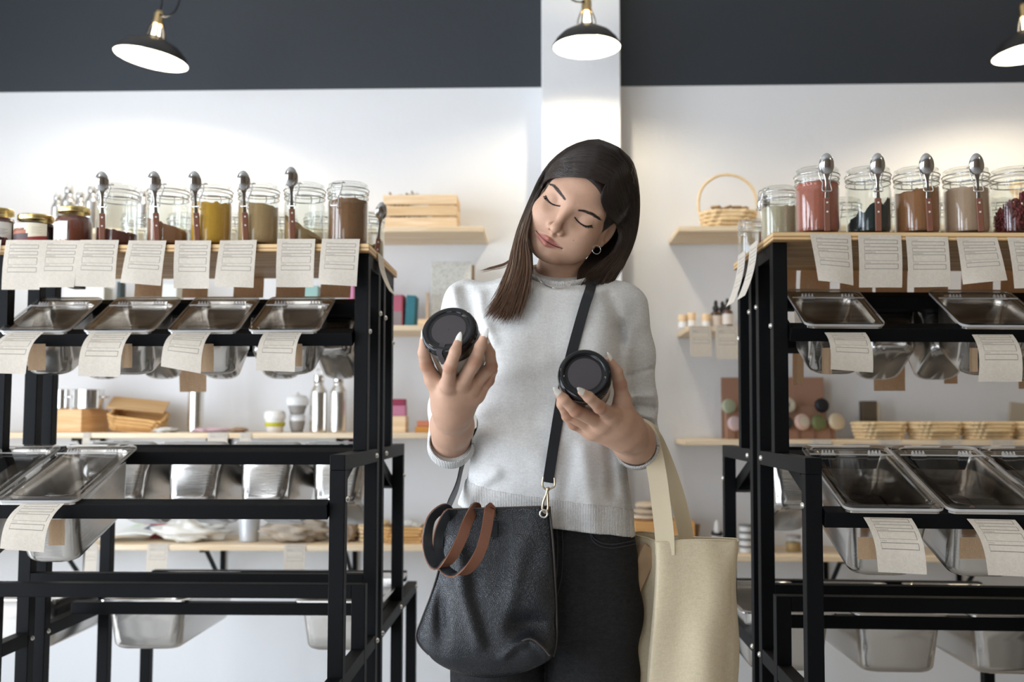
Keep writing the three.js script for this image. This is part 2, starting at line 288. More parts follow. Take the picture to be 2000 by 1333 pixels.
// ---------------------------------------------------------------- steel food bins with clear lids
const binCache = {}, nth = ['first', 'second', 'third', 'fourth', 'fifth', 'sixth', 'seventh'];
function binGeos(w, len, depth) {
  const key = [w, len, depth].join(); if (binCache[key]) return binCache[key];
  const ring = (ww, ll, r, y) => rrect(ww, ll, r, 6).map(([x, z]) => [x, y, z]).reverse();
  const tw = w - 0.024, tl = len - 0.024, bw = tw - 0.026, bl = tl - 0.026;
  const outer = [ring(w, len, 0.016, -0.004), ring(w, len, 0.016, 0), ring(tw + 0.004, tl + 0.004, 0.030, 0), ring(tw - 0.001, tl - 0.001, 0.030, -0.004)];
  const inside = []; for (let k = 0; k <= 6; k++) { const t = k / 6; inside.push(ring(lerp(tw, bw, t) - 0.002, lerp(tl, bl, t) - 0.002, 0.030, lerp(-0.006, -depth + 0.022, t))); }
  for (let k = 1; k <= 5; k++) { const a = k / 5 * Math.PI / 2; inside.push(ring(bw - 0.002 - 0.04 * (1 - Math.cos(a)), bl - 0.002 - 0.04 * (1 - Math.cos(a)), 0.030, -depth + 0.022 - 0.020 * Math.sin(a))); }
  const shell = []; shell.push(ring(w, len, 0.016, -0.004)); shell.push(ring(tw + 0.006, tl + 0.006, 0.03, -0.005));
  for (let k = 0; k <= 6; k++) { const t = k / 6; shell.push(ring(lerp(tw, bw, t), lerp(tl, bl, t), 0.030, lerp(-0.007, -depth + 0.022, t))); }
  for (let k = 1; k <= 5; k++) { const a = k / 5 * Math.PI / 2; shell.push(ring(bw - 0.04 * (1 - Math.cos(a)), bl - 0.04 * (1 - Math.cos(a)), 0.030, -depth + 0.022 - 0.022 * Math.sin(a))); }
  const fix = g => { const p = g.attributes.position, uv = []; for (let i = 0; i < p.count; i++) uv.push((Math.abs(p.getX(i)) > w * 0.4 ? p.getZ(i) : p.getX(i)) * 2, p.getY(i) * 2); g.setAttribute('uv', new THREE.Float32BufferAttribute(uv, 2)); return g; };
  const pan = merge([fix(loft([...outer, ...inside], false, true, 0.9)), fix(loft([...shell].reverse(), true, false, 0.9))]);
  // lid: clear slab with a raised border, hinged across
  const lw = w + 0.004, ll = len + 0.004, hz = -ll / 2 + 0.062;
  const lidRings = [ring(lw, ll, 0.018, 0.0012), ring(lw, ll, 0.018, 0.007), ring(lw - 0.006, ll - 0.006, 0.016, 0.0095), ring(lw - 0.040, ll - 0.040, 0.026, 0.0095), ring(lw - 0.046, ll - 0.046, 0.025, 0.0060)];
  const lid = loft(lidRings, false, true, 0.7);
  const edge = merge([loft([ring(lw + 0.0006, ll + 0.0006, 0.018, 0.0015), ring(lw + 0.0006, ll + 0.0006, 0.018, 0.0068)], false, false), box(lw - 0.01, 0.0022, 0.0026, 0, 0.0098, hz, 0)]);
  const hinge = merge([box(0.030, 0.003, 0.010, 0, 0.012, 0, 0.001), ...[0, 1, 2, 3].map(k => new THREE.TorusGeometry(0.0042, 0.0014, 5, 10).rotateY(Math.PI / 2).translate(-0.011 + k * 0.0073, 0.0135, -0.007))]);
  return binCache[key] = { pan, lid, edge, hinge, hz, w, len, depth, tw, bw, tl, bl };
}
// pan contents: a lumpy surface a little above the pan's floor
function fillGeo(b, level, seedN, slope = 0) {
  const y0 = -b.depth + 0.004; const t = clamp(level, 0.05, 0.95), w = lerp(b.bw, b.tw, t) - 0.010, l = lerp(b.bl, b.tl, t) - 0.010, y = lerp(y0, -0.01, t);
  const rings = []; for (let k = 0; k <= 12; k++) { const f = 1 - k / 12.5; rings.push(rrect(w * f, l * f, 0.026 * f, 7).map(([x, z]) => [x, y + slope * z + 0.010 * (vnoise(x * 60 + 20, z * 60 + 20, 99, 99, seedN) - 0.5) + 0.014 * (vnoise(x * 22 + 20, z * 22 + 20, 99, 99, seedN + 1) - 0.5), z]).reverse()); }
  return loft(rings, false, true);
}
const oats = S('#fff', { color: new THREE.Color().setRGB(0.20, 0.12, 0.06), roughness: 0.9, bumpMap: rep(fineNoise, 4, 4), bumpScale: 0.004, side: THREE.DoubleSide });
const dark = S('#fff', { color: new THREE.Color().setRGB(0.035, 0.022, 0.014), roughness: 0.85, bumpMap: rep(fineNoise, 5, 5), bumpScale: 0.004, side: THREE.DoubleSide });
function bin(rk, trayKey, xc, w, len, depth, label, fill, flat, group = 'steel food bins in the racks', noLid) {
  const b = binGeos(w, len, depth), t = thing('food_bin', label, 'food bin', null, group);
  const o = new THREE.Object3D();
  if (flat) { o.position.set(rk.s * xc, flat.y, -flat.r); if (flat.turn) o.rotation.y = Math.PI; }
  else {
    const tr = rk.trays[trayKey]; o.position.copy(tr.pos); o.rotation.x = tr.side > 0 ? tr.tilt : -tr.tilt; o.translateX(rk.s * xc); o.translateZ(tr.zs * (len / 2)); o.translateY(0.0008);
    if (tr.side < 0) o.rotateY(Math.PI);
  }
  rk.g.add(o); o.updateWorldMatrix(true, false); o.matrixWorld.decompose(t.position, t.quaternion, t.scale); rk.g.remove(o);
  part('pan', b.pan, M.steel, t);
  if (!noLid) {
    const lid = part('lid', b.lid, M.poly, t); part('lid_border', b.edge, M.polyEdge, lid);
    for (const x of [-w * 0.27, w * 0.27]) { const h = part('hinge', b.hinge, M.polyEdge, lid); h.position.set(x, -0.002, b.hz); }
  }
  if (fill) part('contents', fillGeo(b, fill[1], fill[2]), fill[0], t);
  return t;
}
const lx = (px, d) => (XL - Q(px, 700, d).x), rx = (px, d) => (Q(px, 700, d).x - XR);
// front upper bins, left-hand rack: centres of front rims in the photograph
const cup = [[552, 'beige wood wall beside the rack post', null], [393, 'a dark residue', [dark, 0.10, 4]], [227, 'brown flakes', [oats, 0.22, 2]], [62, 'pale brown flour', [oats, 0.18, 3]]];
const upNames = ['empty steel bin with clear lid beside the post, below the cocoa jar', 'steel bin with dark grounds under its clear lid, below the yellow powder', 'steel bin of brown flakes with specks on its clear lid', 'steel bin with a little flour under clear lid, below the jam jars'];
cup.forEach(([px, , f], i) => bin(rackL, 'upF', lx(px, 2.31), 0.160, 0.213, 0.125, upNames[i] , f));
bin(rackL, 'loF', lx(82, 2.07), 0.166, 0.327, 0.150, 'deep steel bin with flour-dusted clear lid on the half-empty lower tray', [oats, 0.1, 5]);
bin(rackL, 'loF', lx(82, 2.07) + 0.180, 0.166, 0.327, 0.150, 'deep steel bin partly cut off beside the flour-dusted one on the lower tray', [oats, 0.1, 6]);
for (let k = 0; k < 5; k++) bin(rackL, 'upR', 0.128 + k * 0.158, 0.150, 0.213, 0.125, nth[k] + ' steel bin from the aisle on the upper wall-facing tray of the jam rack', null, null, 'wall-facing upper bins of the rack with jam jars');
for (let k = 0; k < 4; k++) bin(rackL, 'loR', 0.135 + k * 0.193, 0.176, 0.327, 0.150, nth[k] + ' steel bin from the aisle on the lower wall-facing tray of the jam rack', null, null, 'wall-facing lower bins of the rack with jam jars');
for (const [a, b, n] of [[228, 375, 'middle'], [600, 745, 'first'], [-18, 130, 'last']]) { const xc = (lx(a, 2.75) + lx(b, 2.75)) / 2; bin(rackL, '', xc, 0.235, 0.50, 0.135, 'wide flat steel bin on the base of the jam rack, ' + n + ' from the aisle', null, { y: LV.rail3 + 0.006, r: PD + 0.25 }, 'flat base bins of the rack with jam jars', true); }
// right-hand rack
bin(rackR, 'upF', rx(1644, 2.19), 0.166, 0.213, 0.130, 'steel bin of brown powder with clear lid, below the red powder jar', [oats, 0.5, 7]);
bin(rackR, 'upF', rx(1957, 2.19), 0.182, 0.213, 0.130, 'steel bin with shiny clear lid under the beige powder and goji jars', [dark, 0.15, 8]);
bin(rackR, 'loF', rx(1727, 1.96), 0.182, 0.340, 0.150, 'deep steel bin of dark flakes with clear lid beside the black leg', [dark, 0.42, 9]);
{ const cb = bin(rackR, 'loF', rx(1727, 1.96) + 0.190, 0.182, 0.340, 0.150, 'deep steel bin of cinnamon sticks under a clear lid on the lower tray', [dark, 0.34, 10]), st = []; for (let k = 0; k < 46; k++) st.push(new THREE.CylinderGeometry(0.006, 0.006, rr(0.05, 0.08), 7).rotateZ(Math.PI / 2 + rr(-0.2, 0.2)).rotateY(rr(0.9, 2.0)).translate(rr(-0.035, 0.035), -0.088 + rr(0, 0.024), rr(0.02, 0.105))); part('cinnamon_sticks', merge(st), S('#fff', { color: new THREE.Color().setRGB(0.16, 0.07, 0.03), roughness: 0.8 }), cb).userData.kind = 'stuff'; }
bin(rackR, 'loF', rx(1727, 1.96) + 0.380, 0.182, 0.340, 0.150, 'deep steel bin half out of view beyond the cinnamon bin', [dark, 0.4, 11]);
for (const [px, n] of [[1690, 'first'], [1800, 'open second'], [1965, 'third']]) bin(rackR, 'upR', rx(px, 2.62), 0.160, 0.213, 0.130, n + ' steel bin from the aisle, upper wall-facing tray of the red powder rack', null, null, 'wall-facing upper bins of the rack with red powder', px === 1800);
for (let k = 0; k < 4; k++) bin(rackR, 'loR', 0.14 + k * 0.193, 0.176, 0.327, 0.150, nth[k] + ' steel bin from the aisle on the lower wall-facing tray of the red powder rack', null, null, 'wall-facing lower bins of the rack with red powder');
for (const [a, b, n] of [[1652, 1812, 'middle'], [1864, 2040, 'last'], [1440, 1600, 'first']]) { const xc = (rx(a, 2.64) + rx(b, 2.64)) / 2; bin(rackR, '', xc, 0.235, 0.50, 0.150, 'wide flat steel bin on the base of the red powder rack, ' + n + ' from the aisle', null, { y: LV.rail3 + 0.006, r: PD + 0.25 }, 'flat base bins of the rack with red powder', true); }
// ---------------------------------------------------------------- glass jars with clip lids, spoons, jam, paper cards
const JR = 0.0495, JH = 0.136;
const jarGlass = lathe([[0.0005, 0.003], [0.040, 0.0025], [0.0455, 0.0005], [0.0485, 0.004], [JR, 0.012], [JR, 0.082], [0.0485, 0.088], [0.0465, 0.0915], [0.0488, 0.095], [0.0492, 0.0985], [0.047, 0.101], [0.0492, 0.104], [0.0492, 0.1075]], 48);
const jarInner = lathe([[0.0005, 0.006], [0.044, 0.006], [0.0472, 0.014], [0.0472, 0.084], [0.0450, 0.092], [0.0450, 0.106]], 40);
const jarLid = lathe([[0.0492, 0.1095], [0.050, 0.1125], [0.0485, 0.1165], [0.0490, 0.120], [0.0478, 0.1255], [0.0440, 0.1275], [0.0430, 0.1255], [0.036, 0.1245], [0.015, 0.1275], [0.0005, 0.1285]], 48);
const gasketGeo = lathe([[0.046, 0.1072], [0.0500, 0.1074], [0.0500, 0.1094], [0.046, 0.1096]], 40);
const gasketMat = PH('#fff', { color: new THREE.Color().setRGB(0.85, 0.83, 0.78), roughness: 0.4, transmission: 0.4, thickness: 0 });
const claspGeo = (() => {              // built at azimuth 0 (towards +z)
  const g = [new THREE.TorusGeometry(JR - 0.001, 0.0013, 5, 56).rotateX(Math.PI / 2).translate(0, 0.0992, 0), new THREE.TorusGeometry(JR + 0.0008, 0.0013, 5, 56).rotateX(Math.PI / 2).translate(0, 0.1145, 0)];
  const z = JR;
  for (const x of [-1, 1]) {
    g.push(tube([[x * 0.013, 0.124, z - 0.012], [x * 0.0135, 0.1215, z + 0.002], [x * 0.0145, 0.112, z + 0.0045], [x * 0.0125, 0.104, z + 0.0050], [x * 0.0105, 0.100, z + 0.0055], [x * 0.0125, 0.0965, z + 0.006], [x * 0.0105, 0.0985, z + 0.008]], 0.0014, 22, 5));
    g.push(tube([[x * 0.0125, 0.1005, z + 0.004], [x * 0.0085, 0.093, z + 0.0085], [x * 0.0105, 0.078, z + 0.0125], [x * 0.009, 0.0755, z + 0.013], [0, 0.0752, z + 0.0132]], 0.0014, 18, 5));
    g.push(tube([[x * 0.011, 0.115, -z - 0.001], [x * 0.012, 0.108, -z - 0.005], [x * 0.011, 0.099, -z - 0.002]], 0.0014, 10, 5));
  }
  g.push(tube([[-0.013, 0.124, z - 0.012], [0, 0.1262, z - 0.02], [0.013, 0.124, z - 0.012]], 0.0014, 10, 5));
  return merge(g);
})();
function heap(level, slope, dir, lump, sd, R = 0.0462) {
  const h = (x, z) => { const c = (x * Math.cos(dir) + z * Math.sin(dir)) / R; return clamp(level * 0.094 + slope * 0.03 * c + lump * 0.012 * (vnoise(x * 90 + 9, z * 90 + 9, 999, 999, sd) - 0.5) + lump * 0.012 * (vnoise(x * 40 + 9, z * 40 + 9, 999, 999, sd + 1) - 0.5), 0.008, 0.0985); };
  const rings = [], N = 48, y0 = 0.0068, at = (r, y) => { const o = []; for (let i = 0; i < N; i++) { const a = -i / N * Math.PI * 2, x = r * Math.cos(a), z = r * Math.sin(a); o.push([x, y ?? h(x, z), z]); } return o; };
  rings.push(at(R * 0.93, y0)); rings.push(at(R, y0 + 0.007));
  const low = at(R, y0 + 0.007), hi = at(R * 0.999); for (let k = 1; k <= 6; k++) rings.push(low.map((p, i) => [p[0], lerp(p[1], hi[i][1], k / 6), p[2]]));
  for (let k = 1; k < 8; k++) rings.push(at(R * (1 - k / 8)));
  return loft(rings, true, true, 0.8);
}
const powderBump = rep(fineNoise, 3, 3);
const powder = (r, g, b) => S('#fff', { color: new THREE.Color().setRGB(r, g, b), roughness: 0.95, bumpMap: powderBump, bumpScale: 0.0015 });
const spoonBowl = (() => {
  const g = new THREE.SphereGeometry(1, 28, 18); const p = g.attributes.position;
  for (let i = 0; i < p.count; i++) { let x = p.getX(i), y = p.getY(i), z = p.getZ(i); const w = 0.0158 * (1 - 0.14 * y); if (z < 0) z *= -0.72; p.setXYZ(i, x * w, y * 0.0235, z * 0.0075); }
  g.computeVertexNormals(); return g;
})();
const spoonNeck = loft([[0.0, 0.0075, 0.0018], [0.012, 0.0042, 0.0018], [0.024, 0.0030, 0.0016], [0.040, 0.0036, 0.0014], [0.056, 0.0045, 0.0013], [0.115, 0.0052, 0.0011]].map(([y, w, t]) => rrect(w * 2, t * 2, t * 0.9, 3).map(([x, z]) => [x, -y, z])), true, true, 0.9);
const spoonHandle = box(0.0135, 0.072, 0.0075, 0, 0, 0, 0.0022);
const rivetMat = S('#fff', { color: new THREE.Color().setRGB(0.8, 0.79, 0.77), metalness: 0.6, roughness: 0.5 });
const rivetGeo = new THREE.CylinderGeometry(0.0022, 0.0022, 0.0009, 12).rotateX(Math.PI / 2);
function spoon(pos, label, lean, back) {
  const t = thing('spoon', label, 'spoon', pos, 'spoons with wooden handles clipped to the jars'); t.rotation.set(back, pos.x < 0 ? 0.34 : -0.12, lean);
  const b = part('bowl', spoonBowl, M.spoonSteel, t); b.position.set(0, 0.0735, 0.002); b.rotation.x = 0.12;
  const n = part('neck', spoonNeck, M.spoonSteel, t); n.position.set(0, 0.055, 0);
  const h = part('handle', spoonHandle, M.redWood, t); h.position.set(0, -0.036, 0);
  for (const y of [-0.010, -0.030]) { const r = part('rivet', rivetGeo, rivetMat, t); r.position.set(0, y, 0.0039); }
  return t;
}
function jar(p, az, name, label, fillG, mat, group = 'clip-top jars of powder') {
  const t = thing('clip_jar', label, 'jar', p, group); t.rotation.y = az;
  part('glass_body', jarGlass, M.glass, t); part('glass_inner_wall', jarInner, M.glass, t); part('glass_lid', jarLid, M.glass, t); part('gasket', gasketGeo, gasketMat, t); part('wire_clasp', claspGeo, M.wire, t);
  if (fillG) { const c = part('contents', fillG, mat, t); c.rotation.y = -az; }
  return t;
}
function jarOn(rk, px, d, az, label, fillG, mat, sp, scale = 1) {   // on the rack's plywood top
  const q = Q(px, 470, d), p = V(q.x, rk.top + 0.0004, q.z); if (rk === rackR) p.y -= (p.x - XR) * 0.008;
  const t = jar(p, az, 'clip_jar', label, fillG, mat); t.scale.set(0.975 * scale, 1.17 * scale, 0.975 * scale);
  if (sp) { const r = (JR + 0.0095) * scale; spoon(V(p.x + r * Math.sin(az) + (sp.dx || 0), p.y + 0.0735 + (sp.dy || 0), p.z + r * Math.cos(az)), sp.label, sp.lean || 0, sp.back ?? 0.03); }
  return t;
}
const dJ = 2.372;
jarOn(rackL, 228, dJ, -0.20, 'clip jar half full of dark red powder, next to the amber jam', heap(0.36, -0.30, 0.3, 0.7, 1), powder(0.14, 0.035, 0.025), { label: 'spoon with wooden handle clipped to the dark red powder jar', lean: 0.02 });
jarOn(rackL, 327, dJ, -0.12, 'clip jar with a slope of cinnamon-brown powder', heap(0.50, -0.5, 0.1, 0.5, 2), powder(0.33, 0.155, 0.075), { label: 'spoon with wooden handle clipped to the cinnamon-brown powder jar', lean: 0.06 });
jarOn(rackL, 412, dJ, -0.30, 'clip jar full of mustard yellow powder', heap(0.92, 0.1, 0.6, 0.8, 3), powder(0.60, 0.33, 0.035), { label: 'spoon with wooden handle clipped to the yellow powder jar', lean: 0.06 });
jarOn(rackL, 504, dJ, -0.28, 'clip jar full of tan powder, next to the yellow one', heap(0.90, 0.12, 3.0, 0.5, 4), powder(0.47, 0.31, 0.15), { label: 'spoon with wooden handle clipped to the full tan powder jar', lean: 0.05 });
jarOn(rackL, 594, dJ, -0.28, 'clip jar with a steep heap of tan powder, half empty', heap(0.40, -0.95, 0.25, 0.6, 5), powder(0.40, 0.25, 0.11), { label: 'spoon hanging high on the half-empty tan powder jar', lean: 0.03, back: 0.03, dy: 0.008 });
jarOn(rackL, 679, dJ - 0.005, -0.35, 'clip jar full of cocoa-brown powder beside the rack corner, no spoon', heap(0.97, 0.05, 0, 0.5, 6), powder(0.22, 0.105, 0.045), null);
// wall-side row, partly hidden
const dB = 2.72;
jarOn(rackL, 716, dB, 0.5, 'clip jar of green herbs standing behind the cocoa jar', heap(0.5, 0.4, 0, 1, 7), powder(0.20, 0.17, 0.05), { label: 'spoon seen edge-on behind the cocoa jar', lean: -0.10, back: 0.05, dx: 0.012 });
for (const [px, c, n] of [[455, [0.5, 0.33, 0.16], 'yellow and tan'], [545, [0.45, 0.3, 0.1], 'two tan'], [272, [0.2, 0.1, 0.05], 'dark red and cinnamon'], [362, [0.42, 0.25, 0.1], 'cinnamon and yellow'], [628, [0.3, 0.2, 0.1], 'tan and cocoa']]) jarOn(rackL, px, dB, 3.1, 'clip jar in the wall-side row, seen between the ' + n + ' jars', heap(0.55, 0.3, 1, 0.6, px), powder(...c), null);
const dK = 2.252;
jarOn(rackR, 1598, dK, 0.08, 'clip jar full of salmon red powder', heap(1.05, 0.02, 0, 0.4, 11), powder(0.44, 0.135, 0.085), { label: 'spoon with wooden handle clipped to the salmon red powder jar', lean: 0 });
jarOn(rackR, 1698, dK, 0.03, 'clip jar of dark green-blue algae powder in broken lumps', heap(0.46, 0.55, 0.5, 1.6, 12), powder(0.010, 0.030, 0.034), { label: 'spoon with wooden handle clipped to the dark green powder jar', lean: 0 });
jarOn(rackR, 1793, dK, 0.05, 'clip jar full of orange-brown powder', heap(0.92, 0.2, 0, 0.8, 13), powder(0.36, 0.155, 0.06), { label: 'spoon with wooden handle clipped to the orange-brown powder jar', lean: 0.04 });
jarOn(rackR, 1890, dK, 0.03, 'clip jar full of pinkish beige powder, next to the goji berries', heap(0.93, 0.02, 0, 0.3, 14), powder(0.50, 0.33, 0.22), { label: 'spoon with wooden handle clipped to the pinkish beige powder jar', lean: 0.05 });
{ // dried goji berries
  const berries = [], base = new THREE.SphereGeometry(1, 7, 5);
  for (let k = 0; k < 620; k++) { const a = rnd() * 6.283, r = 0.0445 * Math.sqrt(rr(0.35, 1)), hmax = 0.060 + 0.022 * Math.sin(a + 0.4), y = rr(0.010, hmax); const g = base.clone(); g.scale(rr(0.0028, 0.0042), rr(0.0068, 0.0092), rr(0.0026, 0.0036)); g.rotateZ(rr(-1.4, 1.4)); g.rotateY(rr(0, 6.28)); g.translate(r * Math.cos(a) * 0.95, y, r * Math.sin(a) * 0.95); berries.push(g); }
  const t = jarOn(rackR, 1984, dK, 0.45, 'clip jar of shrivelled dark red goji berries', null, null, null);
  const c = part('berries', merge(berries), PH('#fff', { color: new THREE.Color().setRGB(0.16, 0.012, 0.016), roughness: 0.4 }), t); c.userData.kind = 'stuff';
}
jarOn(rackR, 1523, dK + 0.09, -1.35, 'smaller clip jar of pale sesame seeds beside the salmon red one', heap(0.86, 0.05, 0, 0.6, 15), powder(0.50, 0.43, 0.29), null, 0.86);
jarOn(rackR, 1469, dB - 0.10, -0.95, 'narrow clip jar with little in it behind the sesame jar, over the plywood corner', heap(0.12, 0.2, 0, 0.8, 16), powder(0.45, 0.33, 0.2), { label: 'spoon with wooden handle on the nearly empty jar behind the sesame', lean: -0.06, dx: 0.055 }, 0.72);
for (const [px, c, n] of [[1645, [0.4, 0.3, 0.2], 'red and dark green'], [1745, [0.5, 0.3, 0.12], 'dark green and orange-brown'], [1842, [0.35, 0.25, 0.15], 'orange-brown and beige'], [1940, [0.4, 0.3, 0.2], 'beige and goji']]) jarOn(rackR, px, 2.57, 3.1, 'clip jar in the wall-side row, seen between the ' + n + ' jars', heap(0.5, 0.3, 1, 0.6, px), powder(...c), null);

// jam jars with gold lids
const goldLid = S('#fff', { color: new THREE.Color().setRGB(0.72, 0.56, 0.25), metalness: 1, roughness: 0.28 });
function canvasTex(w, h, draw) { const c = document.createElement('canvas'); c.width = w; c.height = h; draw(c.getContext('2d'), w, h); const t = new THREE.CanvasTexture(c); t.colorSpace = THREE.SRGBColorSpace; return t; }
function jam(px0, px1, pyTop, d, label, fillC, facets, print, lw, lh, ly, laz) {
  const w = Q(px1, 466, d).x - Q(px0, 466, d).x, R = w / 2, q = Q((px0 + px1) / 2, 466, d), h = Q(px0, pyTop, d).y - Q(px0, 466, d).y;
  const t = thing('jam_jar', label, 'jar', V(q.x, rackL.top + 0.0004, q.z), 'jam jars with gold lids');
  const seg = facets || 40, hb = h - 0.012;
  const g = lathe([[0.0005, 0.001], [R * 0.86, 0.001], [R * 0.97, 0.005], [R, 0.012], [R, hb * 0.70], [R * 0.93, hb * 0.84], [R * 0.80, hb * 0.93], [R * 0.80, hb]], seg);
  part('glass', facets ? toCreasedNormals(g, 0.5) : g, M.glass, t);
  part('filling', lathe([[0.0005, 0.004], [R * 0.82, 0.004], [R * 0.955, 0.010], [R * 0.955, hb * 0.70], [R * 0.86, hb * 0.86], [0.0005, hb * 0.87]], 36), PH('#fff', { color: new THREE.Color().setRGB(...fillC), roughness: 0.3, clearcoat: 0.5 }), t);
  part('lid', lathe([[R * 0.80, h - 0.013], [R * 0.86, h - 0.013], [R * 0.865, h - 0.003], [R * 0.83, h - 0.0005], [R * 0.72, h - 0.0002], [R * 0.68, h - 0.0015], [0.0005, h - 0.0015]], 40), goldLid, t);
  const lab = sheet((u, v) => { const a = laz + (u - 0.5) * lw / R; return V((R + 0.0006) * Math.sin(a), ly + lh * (1 - v), (R + 0.0006) * Math.cos(a)); }, 24, 2, 0);
  part('label', lab, new THREE.MeshStandardMaterial({ map: print, roughness: 0.55, side: THREE.DoubleSide }), t);
}
const flip = t => { t.flipY = false; return t; };
const jamA = flip(canvasTex(256, 192, (c, w, h) => { c.fillStyle = '#d7d6d2'; c.fillRect(0, 0, w, h); c.fillStyle = '#8d8a86'; for (let k = 0; k < 6; k++) c.fillRect(140, 60 + k * 9, 80 - (k % 3) * 14, 3); c.fillStyle = '#3a1a1c'; for (let k = 0; k < 60; k++) { c.beginPath(); c.arc(130 + 90 * rnd(), 140 + 50 * rnd(), 10, 0, 7); c.fillStyle = ['#2a1315', '#4d2024', '#5d3034'][k % 3]; c.fill(); } }));
const jamB = flip(canvasTex(384, 192, (c, w, h) => {
  c.fillStyle = '#e6dcc4'; c.fillRect(0, 0, w, h); c.fillStyle = '#8f2f2c'; c.beginPath(); c.moveTo(0, 165); c.quadraticCurveTo(200, 150, w, 120); c.lineTo(w, h); c.lineTo(0, h); c.fill();
  c.fillStyle = '#a4634a'; c.fillRect(15, 70, 200, 45); c.fillStyle = '#4a3a3a'; c.fillRect(8, 105, 225, 55); c.fillStyle = '#7d5038'; for (let k = 0; k < 9; k++) { c.beginPath(); c.arc(60 + k * 16, 58 + 10 * rnd(), 13, 0, 7); c.fill(); } c.fillStyle = '#c08a60'; for (let k = 0; k < 6; k++) { c.beginPath(); c.arc(70 + k * 20, 48, 6, 0, 7); c.fill(); }
  c.fillStyle = '#b9a98c'; for (let k = 0; k < 5; k++) c.fillRect(262, 40 + k * 14, 80 - (k % 2) * 20, 3);
}));
const jamC = flip(canvasTex(256, 256, (c, w, h) => { c.fillStyle = '#eeeae2'; c.fillRect(0, 0, w, h); c.fillStyle = '#b5b2a8'; for (let k = 0; k < 6; k++) c.fillRect(60 + (k % 2) * 14, 110 + k * 11, 120 - (k % 2) * 28, 3); for (let k = 0; k < 7; k++) { c.fillStyle = ['#d8863e', '#d9a04a', '#c9553a'][k % 3]; c.beginPath(); c.arc(20 + k * 37, 222 + (k % 2) * 12, 14, 0, 7); c.fill(); c.fillStyle = '#e9c27a'; c.beginPath(); c.arc(20 + k * 37, 222 + (k % 2) * 12, 7, 0, 7); c.fill(); } }));
jam(-46, 28, 390, 2.36, 'jam jar with berry label and gold lid, cut off beside the cake-label jar', [0.10, 0.02, 0.012], 0, jamA, 0.075, 0.052, 0.006, 0.5);
jam(31, 107, 403, 2.36, 'squat dark jam jar with a chocolate cake picture on its label', [0.018, 0.006, 0.004], 0, jamB, 0.105, 0.046, 0.007, -0.12);
jam(108, 178, 388, 2.36, 'eight-sided amber jam jar with a white label of orange fruit', [0.13, 0.028, 0.010], 10, jamC, 0.047, 0.052, 0.005, -0.42);

// paper cards with printed form boxes
const cardPrint = tex(192, 256, (u, v) => {
  const n = 0.05 * (vnoise(u * 96, v * 128, 96, 128, 40) - 0.5) + 0.03 * (vnoise(u * 22, v * 30, 22, 30, 41) - 0.5);
  let c = [0.865 + n, 0.828 + n, 0.772 + n]; const on = (x0, x1, y0, y1, t = 0.005) => u > x0 - t && u < x1 + t && v > y0 - t * .75 && v < y1 + t * .75 && !(u > x0 + t && u < x1 - t && v > y0 + t * .75 && v < y1 - t * .75);
  for (const [y0, y1] of [[0.105, 0.175], [0.235, 0.305], [0.365, 0.500], [0.560, 0.650]]) { if (on(0.13, 0.90, y0, y1)) c = [0.42, 0.40, 0.38]; if (v > y0 - 0.033 && v < y0 - 0.021 && u > 0.13 && u < 0.13 + (y0 > 0.3 && y0 < 0.4 ? 0.26 : 0.14) && Math.floor(u * 80) % 3) c = [0.66, 0.62, 0.57]; }
  return c;
});
const cardMat = PH('#fff', { map: cardPrint, roughness: 0.85, transmission: 0.22, thickness: 0, side: THREE.DoubleSide });
const kraftTex = tex(128, 128, (u, v) => { const n = 0.09 * (vnoise(u * 64, v * 64, 64, 64, 50) - 0.5) + 0.05 * (vnoise(u * 100, v * 9, 100, 9, 51) - 0.5); return [0.79 + n, 0.67 + n, 0.53 + n]; });
const kraftMat = PH('#fff', { map: kraftTex, roughness: 0.9, transmission: 0.42, thickness: 0, side: THREE.DoubleSide });
function card(tl, tr, bl, br, dT, dB_, bulge, label, mat = cardMat, group = 'blank kraft form cards on the racks', curl = 0, v0 = 0) {
  const A = Q(...tl, dT), B = Q(...tr, dT), C = Q(...bl, dB_), D = Q(...br, dB_);
  const g = sheet((u, v) => {
    const w = A.clone().lerp(B, u).lerp(C.clone().lerp(D, u), v); const c = curl ? Math.pow(v, 2.2) * curl * Math.sin(u * 2.2 + 0.4) : 0;
    w.z += bulge * Math.sin(Math.PI * v) + c + 0.0008 * Math.sin(u * 5 + tl[0]); if (v0) { const k = 1 - v; w.y += bulge * 0.55 * (Math.sin(Math.PI * Math.min(1, v * 1.15)) * 0.8); } return w;
  }, 8, 16, 0.0004);
  if (mat === cardMat && v0) { const uv = g.attributes.uv; for (let i = 0; i < uv.count; i++) uv.setY(i, v0 + (1 - v0) * uv.getY(i)); }
  return solo('paper_card', g, mat, label, 'card', group);
}
const fE = 2.34 - 0.031, rE = 2.34 + 0.433;
const under = ['the berry jam', 'the chocolate cake jam', 'the amber jam and dark red powder', 'the cinnamon-brown powder', 'the yellow powder', 'the full tan powder', 'the half-empty tan powder', 'the cocoa powder'];
[[[12, 469], [84, 469], [2, 566], [76, 566]], [[84, 469], [159, 470], [76, 562], [146, 562]], [[157, 469], [232, 469], [144, 559], [224, 562]], [[252, 470], [325, 470], [236, 553], [315, 559]], [[342, 470], [413, 470], [339, 563], [408, 564]], [[430, 470], [502, 469], [419, 560], [496, 563]], [[542, 467], [616, 467], [539, 561], [612, 561]], [[629, 467], [703, 467], [622, 556], [697, 560]]]
  .forEach((c, i) => card(...c, fE, fE - 0.012 - 0.004 * (i % 3), 0.004, 'printed form card hanging from the plywood under ' + under[i], cardMat, undefined, i % 2 ? 0.006 : -0.004));
